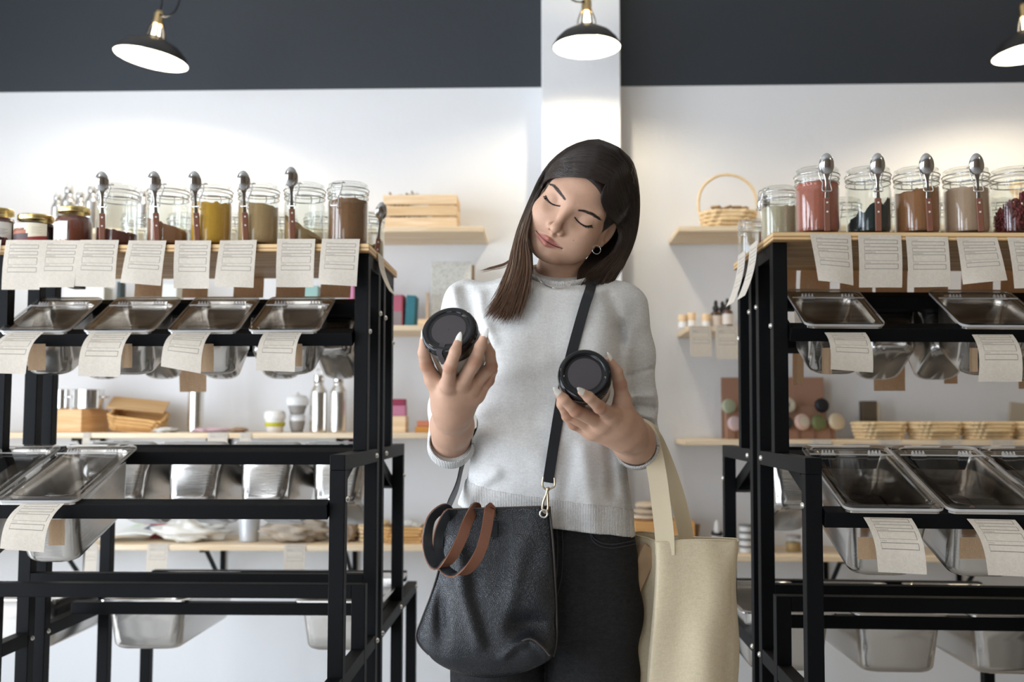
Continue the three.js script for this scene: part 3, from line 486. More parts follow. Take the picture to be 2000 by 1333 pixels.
[[[-4, 469], [3, 469], [-12, 562], [-4, 562]]].forEach(c => card(...c, fE, fE - 0.01, 0.003, 'printed form card cut off below the berry jam jar'));
const rE2 = 2.22 - 0.031, under2 = ['the salmon red powder', 'the dark green powder', 'the orange-brown powder', 'the pinkish beige powder', 'the goji berries'];
[[[1582, 457], [1662, 458], [1597, 549], [1665, 559]], [[1676, 458], [1760, 459], [1678, 562], [1762, 562]], [[1769, 462], [1851, 463], [1774, 562], [1856, 561]], [[1868, 464], [1947, 464], [1878, 557], [1964, 549]], [[1967, 464], [2050, 465], [1981, 564], [2066, 562]]]
  .forEach((c, i) => card(...c, rE2, rE2 - 0.014, 0.004, 'printed form card hanging from the plywood under ' + under2[i], cardMat, undefined, [0.014, 0, 0.003, 0.016, 0][i]));
// cards over the tray rails
const railCards = [[[[20, 649], [86, 649], [-30, 729], [50, 731]], 2.300, 'below the flour bin'], [[[178, 650], [258, 650], [153, 735], [235, 737]], 2.300, 'below the brown flakes bin'], [[[338, 650], [412, 650], [314, 716], [392, 730]], 2.300, 'below the dark grounds bin'], [[[517, 650], [590, 650], [500, 724], [576, 727]], 2.300, 'below the empty bin']];
for (const [c, d, l] of railCards) card(...c, d, d - 0.06, 0.020, 'printed form card curling over the upper rail ' + l, cardMat, 'form cards curling over the rails', 0, 0.08);
card([44, 984], [126, 984], [0, 1072], [85, 1080], 2.05, 1.985, 0.022, 'printed form card curling over the lower rail of the flour-dusted bin', cardMat, 'form cards curling over the rails', 0, 0.08);
[[[[1610, 650], [1690, 650], [1622, 722], [1705, 728]], 2.18, 'below the brown powder bin'], [[[1898, 654], [1978, 654], [1910, 746], [1996, 746]], 2.18, 'below the shiny-lidded bin'], [[[1686, 1011], [1780, 1013], [1715, 1118], [1810, 1123]], 1.945, 'below the dark flakes bin'], [[[1888, 1014], [1982, 1016], [1930, 1124], [2026, 1128]], 1.945, 'below the cinnamon bin']]
  .forEach(([c, d, l]) => card(...c, d, d - 0.055, 0.020, 'printed form card curling over the rail ' + l, cardMat, 'form cards curling over the rails', 0, 0.08));
// plain backs of cards on the wall-facing side
for (const [i, [x0, x1, y1]] of [[262, 318, 580], [355, 407, 582], [455, 516, 582], [538, 597, 582], [625, 686, 582]].entries()) card([x0 + 2, 526], [x1, 526], [x0, y1], [x1 - 2, y1], rE, rE + 0.006, -0.003, nth[4 - i] + ' brown card back from the aisle, wall-side edge of the jam rack top', kraftMat, 'card backs at the wall-side edge of the jam rack top');
for (const [i, [x0, x1]] of [[1531, 1556], [1562, 1622], [1640, 1705], [1710, 1773], [1785, 1853], [1877, 1941], [1954, 2020]].entries()) card([x0 + 2, 527], [x1, 527], [x0, 584], [x1 - 1, 584], 2.22 + 0.433, 2.22 + 0.44, -0.003, nth[i] + ' brown card back from the aisle, wall-side edge of the red rack top', kraftMat, 'card backs at the wall-side edge of the red powder rack top');
for (const [x0, x1, y0, y1, n] of [[52, 89, 672, 724, 'the flour bin card'], [236, 258, 672, 719, 'the brown flakes card'], [388, 417, 672, 727, 'the dark grounds card'], [348, 403, 685, 766, 'the dark grounds bin'], [572, 590, 672, 716, 'the empty bin card']]) card([x0, y0], [x1, y0], [x0 + 3, y1], [x1, y1], x0 === 348 ? 2.865 : 2.318, x0 === 348 ? 2.87 : 2.322, -0.002, 'plain brown paper slip hanging behind ' + n, kraftMat, 'card backs below the wall-facing upper bins');
for (const [x0, x1, y0, y1, n] of [[1548, 1570, 690, 752, 'beside the rack post'], [1707, 1768, 690, 764, 'over the gap between the bins'], [1844, 1870, 690, 750, 'beside the shiny-lidded bin'], [1990, 2030, 690, 760, 'past the shiny-lidded bin'], [1606, 1625, 680, 731, 'beside the card of the brown powder bin'], [1894, 1910, 680, 727, 'beside the card of the shiny-lidded bin']]) card([x0, y0], [x1, y0], [x0, y1], [x1, y1], /card/.test(n) ? 2.195 : 2.75, /card/.test(n) ? 2.199 : 2.755, -0.002, 'plain brown paper slip ' + n, kraftMat, 'card backs below the wall-facing bins of the red powder rack');
for (const [x0, x1, y0, y1, r, l] of [[95, 126, 1015, 1066, 0, 'a'], [1676, 1712, 1050, 1093, 1, 'b'], [1874, 1930, 1050, 1092, 1, 'c']]) card([x0, y0], [x1, y0], [x0, y1], [x1, y1], r ? 1.955 : 2.06, r ? 1.957 : 2.062, -0.001, 'plain kraft slip behind the form card of ' + { a: 'the flour-dusted bin', b: 'the dark flakes bin', c: 'the cinnamon bin' }[l], kraftMat, 'kraft slips stuck to the deep bins');
// cards on the aisle ends of the tops
function endCard(xw, r0, r1, dA, y0, y1, out, label) {
  const g = sheet((u, v) => V(xw + out * (0.002 + 0.03 * v * v), lerp(y0, y1, v) , -(dA + lerp(r0, r1, u)) + 0.012 * v * (u - 0.5)), 6, 14, 0.0004); solo('paper_card', g, cardMat, label, 'card', 'form cards on the aisle ends of the racks');
}
endCard(XL + 0.0055, 0.175, 0.085, 2.34, 1.515, 1.42, 1, 'form card seen edge-on at the plywood end of the jam rack');
endCard(XR - 0.0055, 0.150, 0.065, 2.22, 1.515, 1.39, -1, 'form card on the plywood end by the sesame jar');
endCard(XR - 0.0055, 0.290, 0.200, 2.22, 1.515, 1.39, -1, 'form card on the plywood end by the nearly empty jar');
// ---------------------------------------------------------------- wall shelves and what stands on them
const dSF = 3.80, SH = 0.30;
const SY = { L1: 1.836, L2: 1.462, L3: 1.061, L4: 0.647, R1: 1.832, R2: 1.456, R3: 1.036, R4: 0.615 };
const shelfName = { L1: 'upper pine wall shelf carrying the slatted crate', L2: 'pine wall shelf carrying the pink and teal books', L3: 'pine wall shelf carrying the steel bottles and pots', L4: 'low pine wall shelf carrying cloth bags and a tin cup', R1: 'upper pine wall shelf carrying the handled basket', R2: 'pine wall shelf carrying the dropper bottles', R3: 'pine wall shelf carrying the soap display', R4: 'low pine wall shelf carrying small jars and a wooden tray' };
const braceAt = { L1: [300, 600], L2: [300, 700], L3: [212, 455, 690], L4: [187, 448, 700], R1: [1700], R2: [1700], R3: [1573, 1882], R4: [1598, 1852] };
for (const k in SY) {
  const left = k[0] === 'L', x0 = left ? -2.5 : Q({ R1: 1325, R2: 1340, R3: 1332, R4: 1290 }[k], 440, dSF).x, x1 = left ? Q(945, 440, dSF).x : 2.9;
  const t = thing('wall_shelf', shelfName[k], 'shelf', V((x0 + x1) / 2, SY[k], -dSF - SH / 2), 'pine wall shelves');
  part('plank', metreUV(box(x1 - x0, 0.020, SH, 0, -0.010, 0, 0.0015)), M.pine, t);
  if (/3|4/.test(k)) for (const px of braceAt[k]) {
    const x = Q(px, 440, 4.09).x - t.position.x; const b = new THREE.Group(); b.name = 'bracket'; b.position.set(x, -0.020, 0); t.add(b);
    part('bracket_upright', box(0.018, 0.26, 0.012, 0, -0.13, -SH / 2 + 0.006, 0.001), M.black, b);
    part('bracket_arm', box(0.018, 0.012, SH - 0.05, 0, -0.0062, -0.012, 0.001), M.black, b);
    const st = part('bracket_strut', box(0.014, 0.012, 0.29, 0, 0, 0, 0.001), M.black, b); st.position.set(0, -0.085, -0.035); st.rotation.x = -0.66;
  }
}
const at = (key, px, d) => { const q = Q(px, 600, d); return V(q.x, SY[key] + 0.0003, q.z); };
const mpp = d => d / 2000;
const C = (r, g, b, o = {}) => S('#fff', { color: new THREE.Color().setRGB(r, g, b), ...o });
function carton(key, px0, px1, h, depth, d, mat, label, cat, turn = 0, lean = 0) {
  const w = (px1 - px0) * mpp(d), p = at(key, (px0 + px1) / 2, d); const m = solo(cat === 'book' ? 'book' : 'carton', metreUV(box(w, h, depth, 0, h / 2, 0, 0.002)), mat, label, cat); m.position.copy(p); m.rotation.set(0, turn, lean); if (lean) m.position.y += Math.abs(Math.sin(lean)) * w / 2; return m;
}
// wicker: stacked wavy hoops round uprights
const wickTex = tex(128, 128, (u, v) => { const n = vnoise(u * 8, v * 60, 8, 60, 61); return [0.945 - 0.10 * n, 0.865 - 0.14 * n, 0.715 - 0.18 * n]; });
const wicker = S('#fff', { map: rep(wickTex, 6, 1), roughness: 0.75 }), wickerDark = S('#ecd2ae', { map: rep(wickTex, 6, 1), roughness: 0.75 });
function basket(pos, w, dep, h, flare, rows, label, mat, group, turn = [0, 0, 0], round = 0.03) {
  const t = thing('wicker_basket', label, 'basket', pos, group); t.rotation.set(...turn); const N = 72;
  for (let k = 0; k < rows; k++) {
    const f = (k + 0.5) / rows, ww = w * lerp(1 - flare, 1, f), dd = dep * lerp(1 - flare, 1, f), o = rrect(ww, dd, round, 14), r = h / rows * 0.56, pts = [];
    o.forEach(([x, z], i) => { const s = (i + k * 1.5) / o.length * 22 * Math.PI * 2 * 0.5, q = 1 + (Math.sin(s) * 0.0045) / Math.max(ww, dd) * 2; pts.push(V(x * q, f * h, z * q)); });
    part('hoop', tube(pts, r, 90, 5, true), mat, t);
  }
  const st = []; const o0 = rrect(w * (1 - flare) - 0.004, dep * (1 - flare) - 0.004, round, 5), o1 = rrect(w - 0.006, dep - 0.006, round, 5); o0.forEach(([x, z], i) => { if (i % 6 !== 5) part('upright', tube([[x, 0.002, z], [o1[i][0], h * 1.0, o1[i][1]]], 0.0025, 2, 5), mat, t); });
  part('bottom', loft([rrect(w * (1 - flare), dep * (1 - flare), round, 5).map(([x, z]) => [x, 0.001, z]), rrect(w * (1 - flare), dep * (1 - flare), round, 5).map(([x, z]) => [x, 0.005, z])].map(r => r.reverse()), true, true, 0.5), mat, t);
  return t;
}
function crumple(w, h, d, sd, amp = 0.25) {      // crumpled cloth lump, flat underneath
  const g = new THREE.SphereGeometry(1, 40, 24), p = g.attributes.position;
  for (let i = 0; i < p.count; i++) { let x = p.getX(i), y = p.getY(i), z = p.getZ(i); const a = Math.atan2(z, x) / 6.2832 + 0.5, n = vnoise(a * 14, y * 4 + 8, 14, 99, sd) - 0.5 + 0.6 * (vnoise(a * 30, y * 9 + 8, 30, 99, sd + 1) - 0.5), k = 1 + amp * n * 1.5; p.setXYZ(i, x * k * w / 2, Math.max(0, (y * k * 0.5 + 0.42)) * h, z * k * d / 2); }
  g.computeVertexNormals(); return g;
}
// --- upper shelf: slatted crate
{
  const d = 3.9, p = at('L1', 823.5, d), w = 147 * mpp(3.82), h = 0.126, t = thing('slatted_crate', 'pale wooden crate of three slats on the upper wall shelf', 'crate', p);
  const m = [M.pineLight, S('#f3e3cc', { map: rep(pineTex, 2, 5), roughness: 0.62 })];
  for (const z of [1, -1]) for (let k = 0; k < 3; k++) part('slat', metreUV(box(w, 0.037, 0.009, 0, 0.020 + k * 0.0435, z * 0.075, 0.001)), m[k % 2], t);
  for (const x of [1, -1]) for (let k = 0; k < 3; k++) part('slat', metreUV(box(0.009, 0.037, 0.141, x * (w / 2 - 0.0045), 0.020 + k * 0.0435, 0, 0.001)), m[(k + 1) % 2], t);
  for (const x of [1, -1]) for (const z of [1, -1]) part('corner_post', metreUV(box(0.018, h, 0.018, x * (w / 2 - 0.0185), h / 2, z * 0.061, 0.001)), m[0], t);
  part('floor_board', metreUV(box(w - 0.02, 0.006, 0.14, 0, 0.0035, 0, 0.001)), m[0], t);
  const g = []; for (let k = 0; k < 16; k++) { const x = rr(-w / 2 + 0.02, -0.01); g.push(tube([[x, 0.01, rr(-0.04, 0.04)], [x + rr(-0.02, 0.02), 0.08, rr(-0.04, 0.04)], [x + rr(-0.03, 0.03), rr(0.13, 0.152), rr(-0.05, 0.05)]], rr(0.003, 0.006), 6, 5)); }
  const b = solo('dried_twigs', merge(g), C(0.36, 0.25, 0.16, { roughness: 0.9 }), 'bundle of dried brown twigs poking out of the slatted crate', 'twigs'); b.position.copy(p); b.position.y += 0.0005;
  const wr = solo('paper_wrapping', crumple(0.10, 0.14, 0.09, 77, 0.3), C(0.80, 0.80, 0.78, { roughness: 0.5 }), 'crumpled white wrapping lying in the slatted crate', 'paper'); wr.position.copy(p).add(V(-0.02, 0.0075, 0));
}
// steel drinking bottles
const bottleGeo = k => lathe([[0.0005, 0], [0.030, 0], [0.033, 0.004], [0.033, 0.15 * k], [0.031, 0.163 * k], [0.021, 0.180 * k], [0.0185, 0.186 * k], [0.0185, 0.20 * k], [0.0005, 0.20 * k]], 36);
const bottleSteel = C(0.80, 0.78, 0.74, { metalness: 1, roughness: 0.22 });
function steelBottle(key, px, d, k, sc, label, capMat) {
  const t = thing('steel_bottle', label, 'bottle', at(key, px, d), 'brushed steel drinking bottles'); t.scale.setScalar(sc); part('body', bottleGeo(k), bottleSteel, t);
  part('cap', lathe([[0.0195, 0.197 * k], [0.0205, 0.199 * k], [0.0205, 0.220 * k], [0.018, 0.223 * k], [0.0005, 0.223 * k]], 28), capMat || bottleSteel, t);
  part('carry_loop', new THREE.TorusGeometry(0.0125, 0.0025, 8, 28).translate(0, 0.223 * k + 0.011, 0), bottleSteel, t);
}
for (const [px, sc, n] of [[106, 0.72, 'narrow steel bottle behind the cake-label jam'], [128, 0.86, 'tall steel bottle with loop cap above the amber jam'], [150, 0.76, 'steel bottle between two taller ones behind the amber jam'], [174, 0.86, 'tall steel bottle close to the dark red powder jar'], [274, 0.78, 'steel bottle seen between the dark red and cinnamon-brown jars']]) steelBottle('L1', px, 3.95, 1, sc, n);
// handled basket
{
  const p = at('R1', 1424, 3.93), t = basket(p, 0.20, 0.15, 0.075, 0.12, 5, 'round-handled wicker basket filled with bark on the upper wall shelf', wicker, null, [0, 0, 0], 0.06);
  part('handle', tube([[-0.098, 0.04, 0], [-0.112, 0.10, 0], [-0.098, 0.17, 0], [-0.04, 0.218, 0], [0.03, 0.220, 0], [0.09, 0.18, 0], [0.113, 0.11, 0], [0.10, 0.04, 0]], 0.0058, 48, 7), wicker, t);
  const g = []; for (let k = 0; k < 14; k++) g.push(box(rr(0.05, 0.09), 0.007, rr(0.02, 0.04), 0, 0, 0, 0.001).rotateZ(rr(-0.3, 0.3)).rotateY(rr(0, 6)).translate(rr(-0.045, 0.045), 0.066 + 0.0016 * k, rr(-0.03, 0.03)));
  const b = solo('bark_pieces', merge(g), C(0.38, 0.24, 0.13, { roughness: 0.85 }), 'brown bark pieces heaped in the handled basket', 'bark'); b.position.copy(p); b.userData.kind = 'stuff';
}
{ const p = at('R1', 1993, 3.9), t = thing('wooden_mallet', 'pale wooden masher standing on the upper shelf behind the goji jar', 'utensil', p); part('head', lathe([[0.0005, 0.19], [0.018, 0.188], [0.024, 0.175], [0.024, 0.15], [0.016, 0.138], [0.010, 0.13]], 28), M.pineLight, t); part('shaft', lathe([[0.0005, 0], [0.02, 0], [0.02, 0.01], [0.010, 0.02], [0.009, 0.132]], 24), M.pineLight, t); }
// --- second shelf
const pink = C(0.42, 0.10, 0.16), teal = C(0.02, 0.155, 0.20), greyC = C(0.25, 0.22, 0.23);
{
  const b1 = carton('L2', 769, 790, 0.128, 0.09, 3.95, pink, 'pink and grey box standing beside the teal book', 'carton', 0, 0); part('lower_band', box(0.0412, 0.062, 0.0912, 0, 0.032, 0, 0.001), greyC, b1); part('red_edge', box(0.006, 0.128, 0.0913, 0.0185, 0.064, 0, 0.001), C(0.30, 0.03, 0.05), b1);
  carton('L2', 794, 812, 0.124, 0.10, 3.95, teal, 'teal book leaning on the second wall shelf', 'book', 0, -0.05);
  const speck = tex(256, 256, (u, v) => { const n = vnoise(u * 60, v * 60, 60, 60, 70) + 0.5 * vnoise(u * 120, v * 120, 120, 120, 71); const k = n > 0.92 ? 0.12 : 0; return [0.86 - k, 0.85 - k, 0.82 - k * 1.1]; });
  const nb = solo('speckled_notebook', metreUV(box(80 * mpp(3.95), 0.262, 0.014, 0, 0.131, 0, 0.002)), S('#fff', { map: rep(speck, 5, 5), roughness: 0.8 }), 'large speckled cream notebook standing behind her shoulder', 'notebook'); nb.position.copy(at('L2', 881, 3.95)); nb.rotation.x = -0.05; nb.position.y += 0.0005;
  const st = carton('L2', 832, 838, 0.135, 0.012, 3.9, C(0.50, 0.36, 0.24), 'thin wooden stick upright beside the speckled notebook', 'stick'); st.name = numbered('wooden_stick');
  const st2 = carton('L2', 921, 927, 0.252, 0.012, 3.98, C(0.38, 0.27, 0.18), 'dark wooden stick behind the edge of the speckled notebook', 'stick'); st2.name = numbered('wooden_stick');
  const bl = carton('L2', 818, 843, 0.03, 0.06, 3.9, M.pineLight, 'small wooden block at the foot of the speckled notebook', 'block'); bl.name = numbered('wooden_block');
  carton('L2', 132, 212, 0.165, 0.08, 3.95, C(0.80, 0.79, 0.70), 'white and yellow carton behind the cards of the amber jam', 'carton');
  carton('L2', 314, 352, 0.175, 0.08, 3.95, C(0.74, 0.76, 0.70), 'white carton with green print behind the yellow powder card', 'carton');
  carton('L2', 598, 625, 0.165, 0.08, 3.95, C(0.32, 0.52, 0.47), 'mint green carton seen below the plywood of the jam rack', 'carton');
  carton('L2', 682, 694, 0.170, 0.08, 3.95, C(0.65, 0.25, 0.42), 'bright pink carton beside the rack post', 'carton');
  carton('L2', 232, 240, 0.185, 0.05, 3.95, C(0.03, 0.05, 0.05), 'narrow black carton behind the rack', 'carton');
}
const amber = PH('#fff', { color: new THREE.Color().setRGB(0.06, 0.022, 0.010), roughness: 0.1, clearcoat: 1 });
const whitePl = C(0.82, 0.81, 0.79, { roughness: 0.4 }), blackPl = C(0.012, 0.013, 0.015, { roughness: 0.35 });
function dropper(px, d, label) {
  const t = thing('dropper_bottle', label, 'bottle', at('R2', px, d), 'amber dropper bottles'); part('body', lathe([[0.0005, 0], [0.018, 0], [0.020, 0.003], [0.020, 0.055], [0.017, 0.063], [0.010, 0.067], [0.010, 0.074], [0.0005, 0.074]], 28), amber, t);
  part('collar', lathe([[0.011, 0.070], [0.0125, 0.070], [0.0125, 0.086], [0.0005, 0.087]], 24), blackPl, t); part('teat', lathe([[0.0075, 0.086], [0.0075, 0.100], [0.005, 0.108], [0.0005, 0.110]], 20), blackPl, t);
  part('label', lathe([[0.0204, 0.010], [0.0204, 0.050]], 28), C(0.72, 0.66, 0.62), t);
}
dropper(1398, 3.92, 'amber dropper bottle standing beside the wooden-capped tubs'); dropper(1411, 3.95, 'amber dropper bottle close to the rack post'); dropper(1421, 3.86, 'amber dropper bottle half hidden by the rack post');
for (const [px, h, n] of [[1333, 0.052, 'small white tub with wooden cap at the end of its shelf'], [1350, 0.060, 'taller white tub with wooden cap'], [1379, 0.055, 'white tub with wooden cap next to the dropper bottles']]) {
  const t = thing('lidded_tub', n, 'tub', at('R2', px, 3.9), 'white tubs with wooden caps'); part('body', lathe([[0.0005, 0], [0.015, 0], [0.016, 0.002], [0.016, h * 0.5], [0.0005, h * 0.5]], 26), whitePl, t); part('cap', lathe([[0.0165, h * 0.5], [0.0165, h - 0.001], [0.0005, h]], 26), M.pineLight, t);
}
// --- third shelf, left of the pillar
const potSteel = C(0.78, 0.77, 0.75, { metalness: 1, roughness: 0.14 });
{
  const wb = carton('L3', 114, 200, 0.088, 0.16, 3.93, S('#f3d6b4', { map: rep(pineTex, 2, 4), roughness: 0.55 }), 'wooden box under the shiny steel pots', 'box'); wb.name = numbered('wooden_box'); wb.rotation.y = -0.25;
  for (const [px, R, n, h] of [[178, 0.058, 'shiny steel pot with side handles on the wooden box', 0.074], [126, 0.030, 'small steel beaker on the wooden box, partly behind the post', 0.075]]) {
    const q = at('L3', px, 3.92), t = thing('steel_pot', n, 'pot', V(q.x, q.y + 0.0885, q.z)); part('body', lathe([[0.0005, 0], [R * 0.94, 0], [R, 0.004], [R, h], [R * 1.04, h + 0.002], [R * 0.97, h + 0.001], [R * 0.97, 0.006], [0.0005, 0.005]], 40), potSteel, t);
    for (const s of [-1, 1]) part('handle', tube([[s * R, h * 0.62, 0.018], [s * (R + 0.018), h * 0.66, 0.014], [s * (R + 0.018), h * 0.66, -0.014], [s * R, h * 0.62, -0.018]], 0.0035, 14, 7), potSteel, t);
  }
  const q = at('L3', 276, 3.93); basket(V(q.x, q.y + 0.014, q.z), 0.20, 0.13, 0.062, 0.1, 5, 'long wicker basket tipped towards the wooden box, a board on top', wickerDark, null, [0.30, 0.1, -0.16]);
  const bd = solo('thin_board', metreUV(box(0.215, 0.006, 0.10, 0, 0, 0, 0.001)), S('#e8d0ae', { map: rep(pineTex, 2, 4), roughness: 0.7 }), 'thin tan board resting askew on the tipped wicker basket', 'board'); bd.position.set(q.x - 0.012, q.y + 0.106, q.z - 0.03); bd.rotation.set(0.45, 0.1, -0.16);
  const tk = thing('steel_cylinder', 'plain tall steel cylinder standing alone near the tipped basket', 'canister', at('L3', 387, 3.92)); part('body', lathe([[0.0005, 0], [0.029, 0], [0.030, 0.003], [0.030, 0.205], [0.028, 0.210], [0.0005, 0.211]], 36), bottleSteel, tk); part('lid_rim', lathe([[0.0305, 0.183], [0.0312, 0.185], [0.0305, 0.187]], 36), bottleSteel, tk);
  for (const [px, w, c, n] of [[420, 0.15, [0.62, 0.45, 0.48], 'folded pink patterned cloth beside the steel cylinder'], [470, 0.07, [0.36, 0.24, 0.16], 'small coil of brown string next to the cups'], [330, 0.09, [0.72, 0.72, 0.70], 'flat white packet below the tipped basket']]) { const m = solo(c[0] < 0.5 ? 'string_coil' : c[0] < 0.7 ? 'folded_cloth' : 'packet', crumple(w, 0.02, 0.09, px, 0.3), C(...c, { roughness: 0.9 }), n, c[0] < 0.5 ? 'string' : c[0] < 0.7 ? 'cloth' : 'packet'); m.position.copy(at('L3', px, 3.88)); }
  const rings = (pts) => lathe(pts, 32);
  { const t = thing('lidded_cup', 'white cup with a yellow-green band and white lid', 'cup', at('L3', 541, 3.9)); part('body', rings([[0.0005, 0], [0.030, 0], [0.037, 0.05], [0.037, 0.06]]), whitePl, t); part('band', rings([[0.0335, 0.022], [0.0375, 0.024], [0.039, 0.036], [0.037, 0.038]]), C(0.50, 0.48, 0.03), t); part('lid', rings([[0.039, 0.05], [0.041, 0.055], [0.040, 0.075], [0.033, 0.083], [0.0005, 0.084]]), whitePl, t); }
  { const t = thing('ribbed_cup', 'grey ribbed cup with a white lid, at the bottom of a stack', 'cup', at('L3', 584, 3.93), 'two stacked ribbed cups'); part('body', rings([[0.0005, 0], [0.022, 0], [0.024, 0.012], [0.026, 0.013], [0.027, 0.026], [0.029, 0.027], [0.030, 0.044]]), C(0.30, 0.28, 0.26), t); part('lid', rings([[0.030, 0.044], [0.031, 0.05], [0.030, 0.066], [0.0005, 0.068]]), whitePl, t); }
  { const q2 = at('L3', 584, 3.93), t = thing('ribbed_cup', 'grey ribbed cup with a domed white lid, on top of a stack', 'cup', V(q2.x, q2.y + 0.0685, q2.z), 'two stacked ribbed cups'); part('body', rings([[0.0005, 0], [0.026, 0], [0.028, 0.010], [0.030, 0.011], [0.031, 0.022], [0.034, 0.023], [0.035, 0.034]]), C(0.33, 0.31, 0.29), t); part('lid', rings([[0.040, 0.034], [0.044, 0.042], [0.043, 0.058], [0.033, 0.072], [0.008, 0.076], [0.006, 0.084], [0.0005, 0.086]]), whitePl, t); }
  steelBottle('L3', 625, 3.9, 1, 0.98, 'shiny steel bottle beside the ribbed cups'); steelBottle('L3', 663, 3.9, 1, 0.98, 'shiny steel bottle beside the rack post, next to an identical one');
  const pb = carton('L3', 762, 797, 0.062, 0.09, 3.92, M.pineLight, 'small pale wooden box holding pink packets', 'box'); pb.name = numbered('wooden_box');
  const pk = carton('L3', 768, 795, 0.040, 0.06, 3.92, C(0.55, 0.20, 0.30), 'pink packet sticking out of the small wooden box', 'packet'); pk.position.y += 0.0625; const pk2 = carton('L3', 766, 794, 0.024, 0.06, 3.92, C(0.30, 0.03, 0.07), 'dark red packet lying on the pink packet', 'packet'); pk2.position.y += 0.103;
  const ob = carton('L3', 814, 845, 0.022, 0.07, 3.92, S('#d9a860', { map: rep(pineTex, 3, 5) }), 'flat wooden case beside her forearm', 'box'); const oc = carton('L3', 817, 842, 0.022, 0.05, 3.92, C(0.62, 0.22, 0.12), 'orange packet on the flat wooden case', 'packet'); oc.position.y += 0.0225;
}
// --- third shelf, right of the pillar: soap stand and baskets
{
  const p = at('R3', 1512, 3.98), w = 200 * mpp(3.98), cardb = C(0.36, 0.20, 0.13, { roughness: 0.85 });
  const t = thing('soap_stand', 'brown cardboard soap display with stepped slots', 'display', p);
  part('back_board', box(w, 0.238, 0.006, 0, 0.119, -0.06, 0.001), cardb, t).rotation.x = 0; part('lower_step', box(w + 0.01, 0.062, 0.05, 0.006, 0.031, 0.03, 0.001), cardb, t); part('upper_step', box(w * 0.96, 0.125, 0.05, 0, 0.0625, -0.022, 0.001), cardb, t);
  for (let k = 0; k < 7; k++) part('divider', box(0.004, 0.075, 0.052, -w / 2 + 0.028 + k * (w / 6.6), 0.0375, 0.0345, 0.0005), C(0.26, 0.14, 0.09), t);
  const soap = (px, py, c, R, ring, n) => { const dd = 3.905, q = Q(px, py, dd), up = py < 806; const m = thing('round_soap', n, 'soap', V(q.x, q.y, -(up ? 3.955 : 3.905)), 'round soaps on the cardboard display'); const g = ring ? lathe([[R * 0.24, -0.012], [R * 0.85, -0.013], [R, -0.006], [R, 0.006], [R * 0.85, 0.013], [R * 0.24, 0.012], [R * 0.20, 0], [R * 0.24, -0.012]], 32) : lathe([[0.0005, -0.013], [R * 0.85, -0.013], [R, -0.006], [R, 0.006], [R * 0.85, 0.013], [0.0005, 0.013]], 32); m.rotation.set(Math.PI / 2 - 0.25, 0, -0.35); part('bar', g, C(...c, { roughness: 0.5 }), m); return m; };
  soap(1545, 792, [0.62, 0.56, 0.44], 0.031, 1, 'cream ring-shaped soap on the upper step'); soap(1612, 792, [0.012, 0.014, 0.018], 0.028, 0, 'black soap disc on the upper step'); soap(1428, 794, [0.42, 0.47, 0.33], 0.028, 0, 'pale green soap disc on the upper step'); soap(1500, 794, [0.55, 0.4, 0.32], 0.028, 0, 'tan soap disc on the upper step behind the post');
  soap(1534, 826, [0.025, 0.032, 0.036], 0.028, 0, 'charcoal soap disc on the lower step'); const ps = soap(1567, 825, [0.60, 0.42, 0.36], 0.031, 0, 'pink and cream marbled soap disc'); part('cream_half', lathe([[0.0005, 0.0132], [0.019, 0.0134], [0.020, 0.0128]], 24), C(0.62, 0.56, 0.46), ps); soap(1599, 826, [0.13, 0.15, 0.06], 0.030, 0, 'olive green soap disc'); soap(1634, 824, [0.58, 0.48, 0.34], 0.032, 0, 'beige soap disc at the end of the lower step'); soap(1435, 828, [0.62, 0.48, 0.50], 0.028, 0, 'pale pink soap disc beside the rack post');
  [[1710, 'first'], [1816, 'second'], [1919, 'third'], [2020, 'fourth']].forEach(([px, n]) => basket(at('R3', px, 3.88), 0.172, 0.12, 0.066, 0.14, 5, 'small straw basket, ' + n + ' from the soap display', wicker, 'straw baskets in a row beside the soap display', [0, 0.3, 0]));
  carton('R3', 1677, 1704, 0.145, 0.05, 4.0, C(0.09, 0.065, 0.04), 'dark brown book behind the first straw basket', 'book'); carton('R3', 1704, 1709, 0.14, 0.05, 4.0, C(0.5, 0.42, 0.3), 'thin tan book beside the dark brown one', 'book'); carton('R3', 1958, 1990, 0.135, 0.02, 4.0, C(0.48, 0.42, 0.32), 'beige card leaning behind the straw baskets', 'carton', 0, -0.12);
}
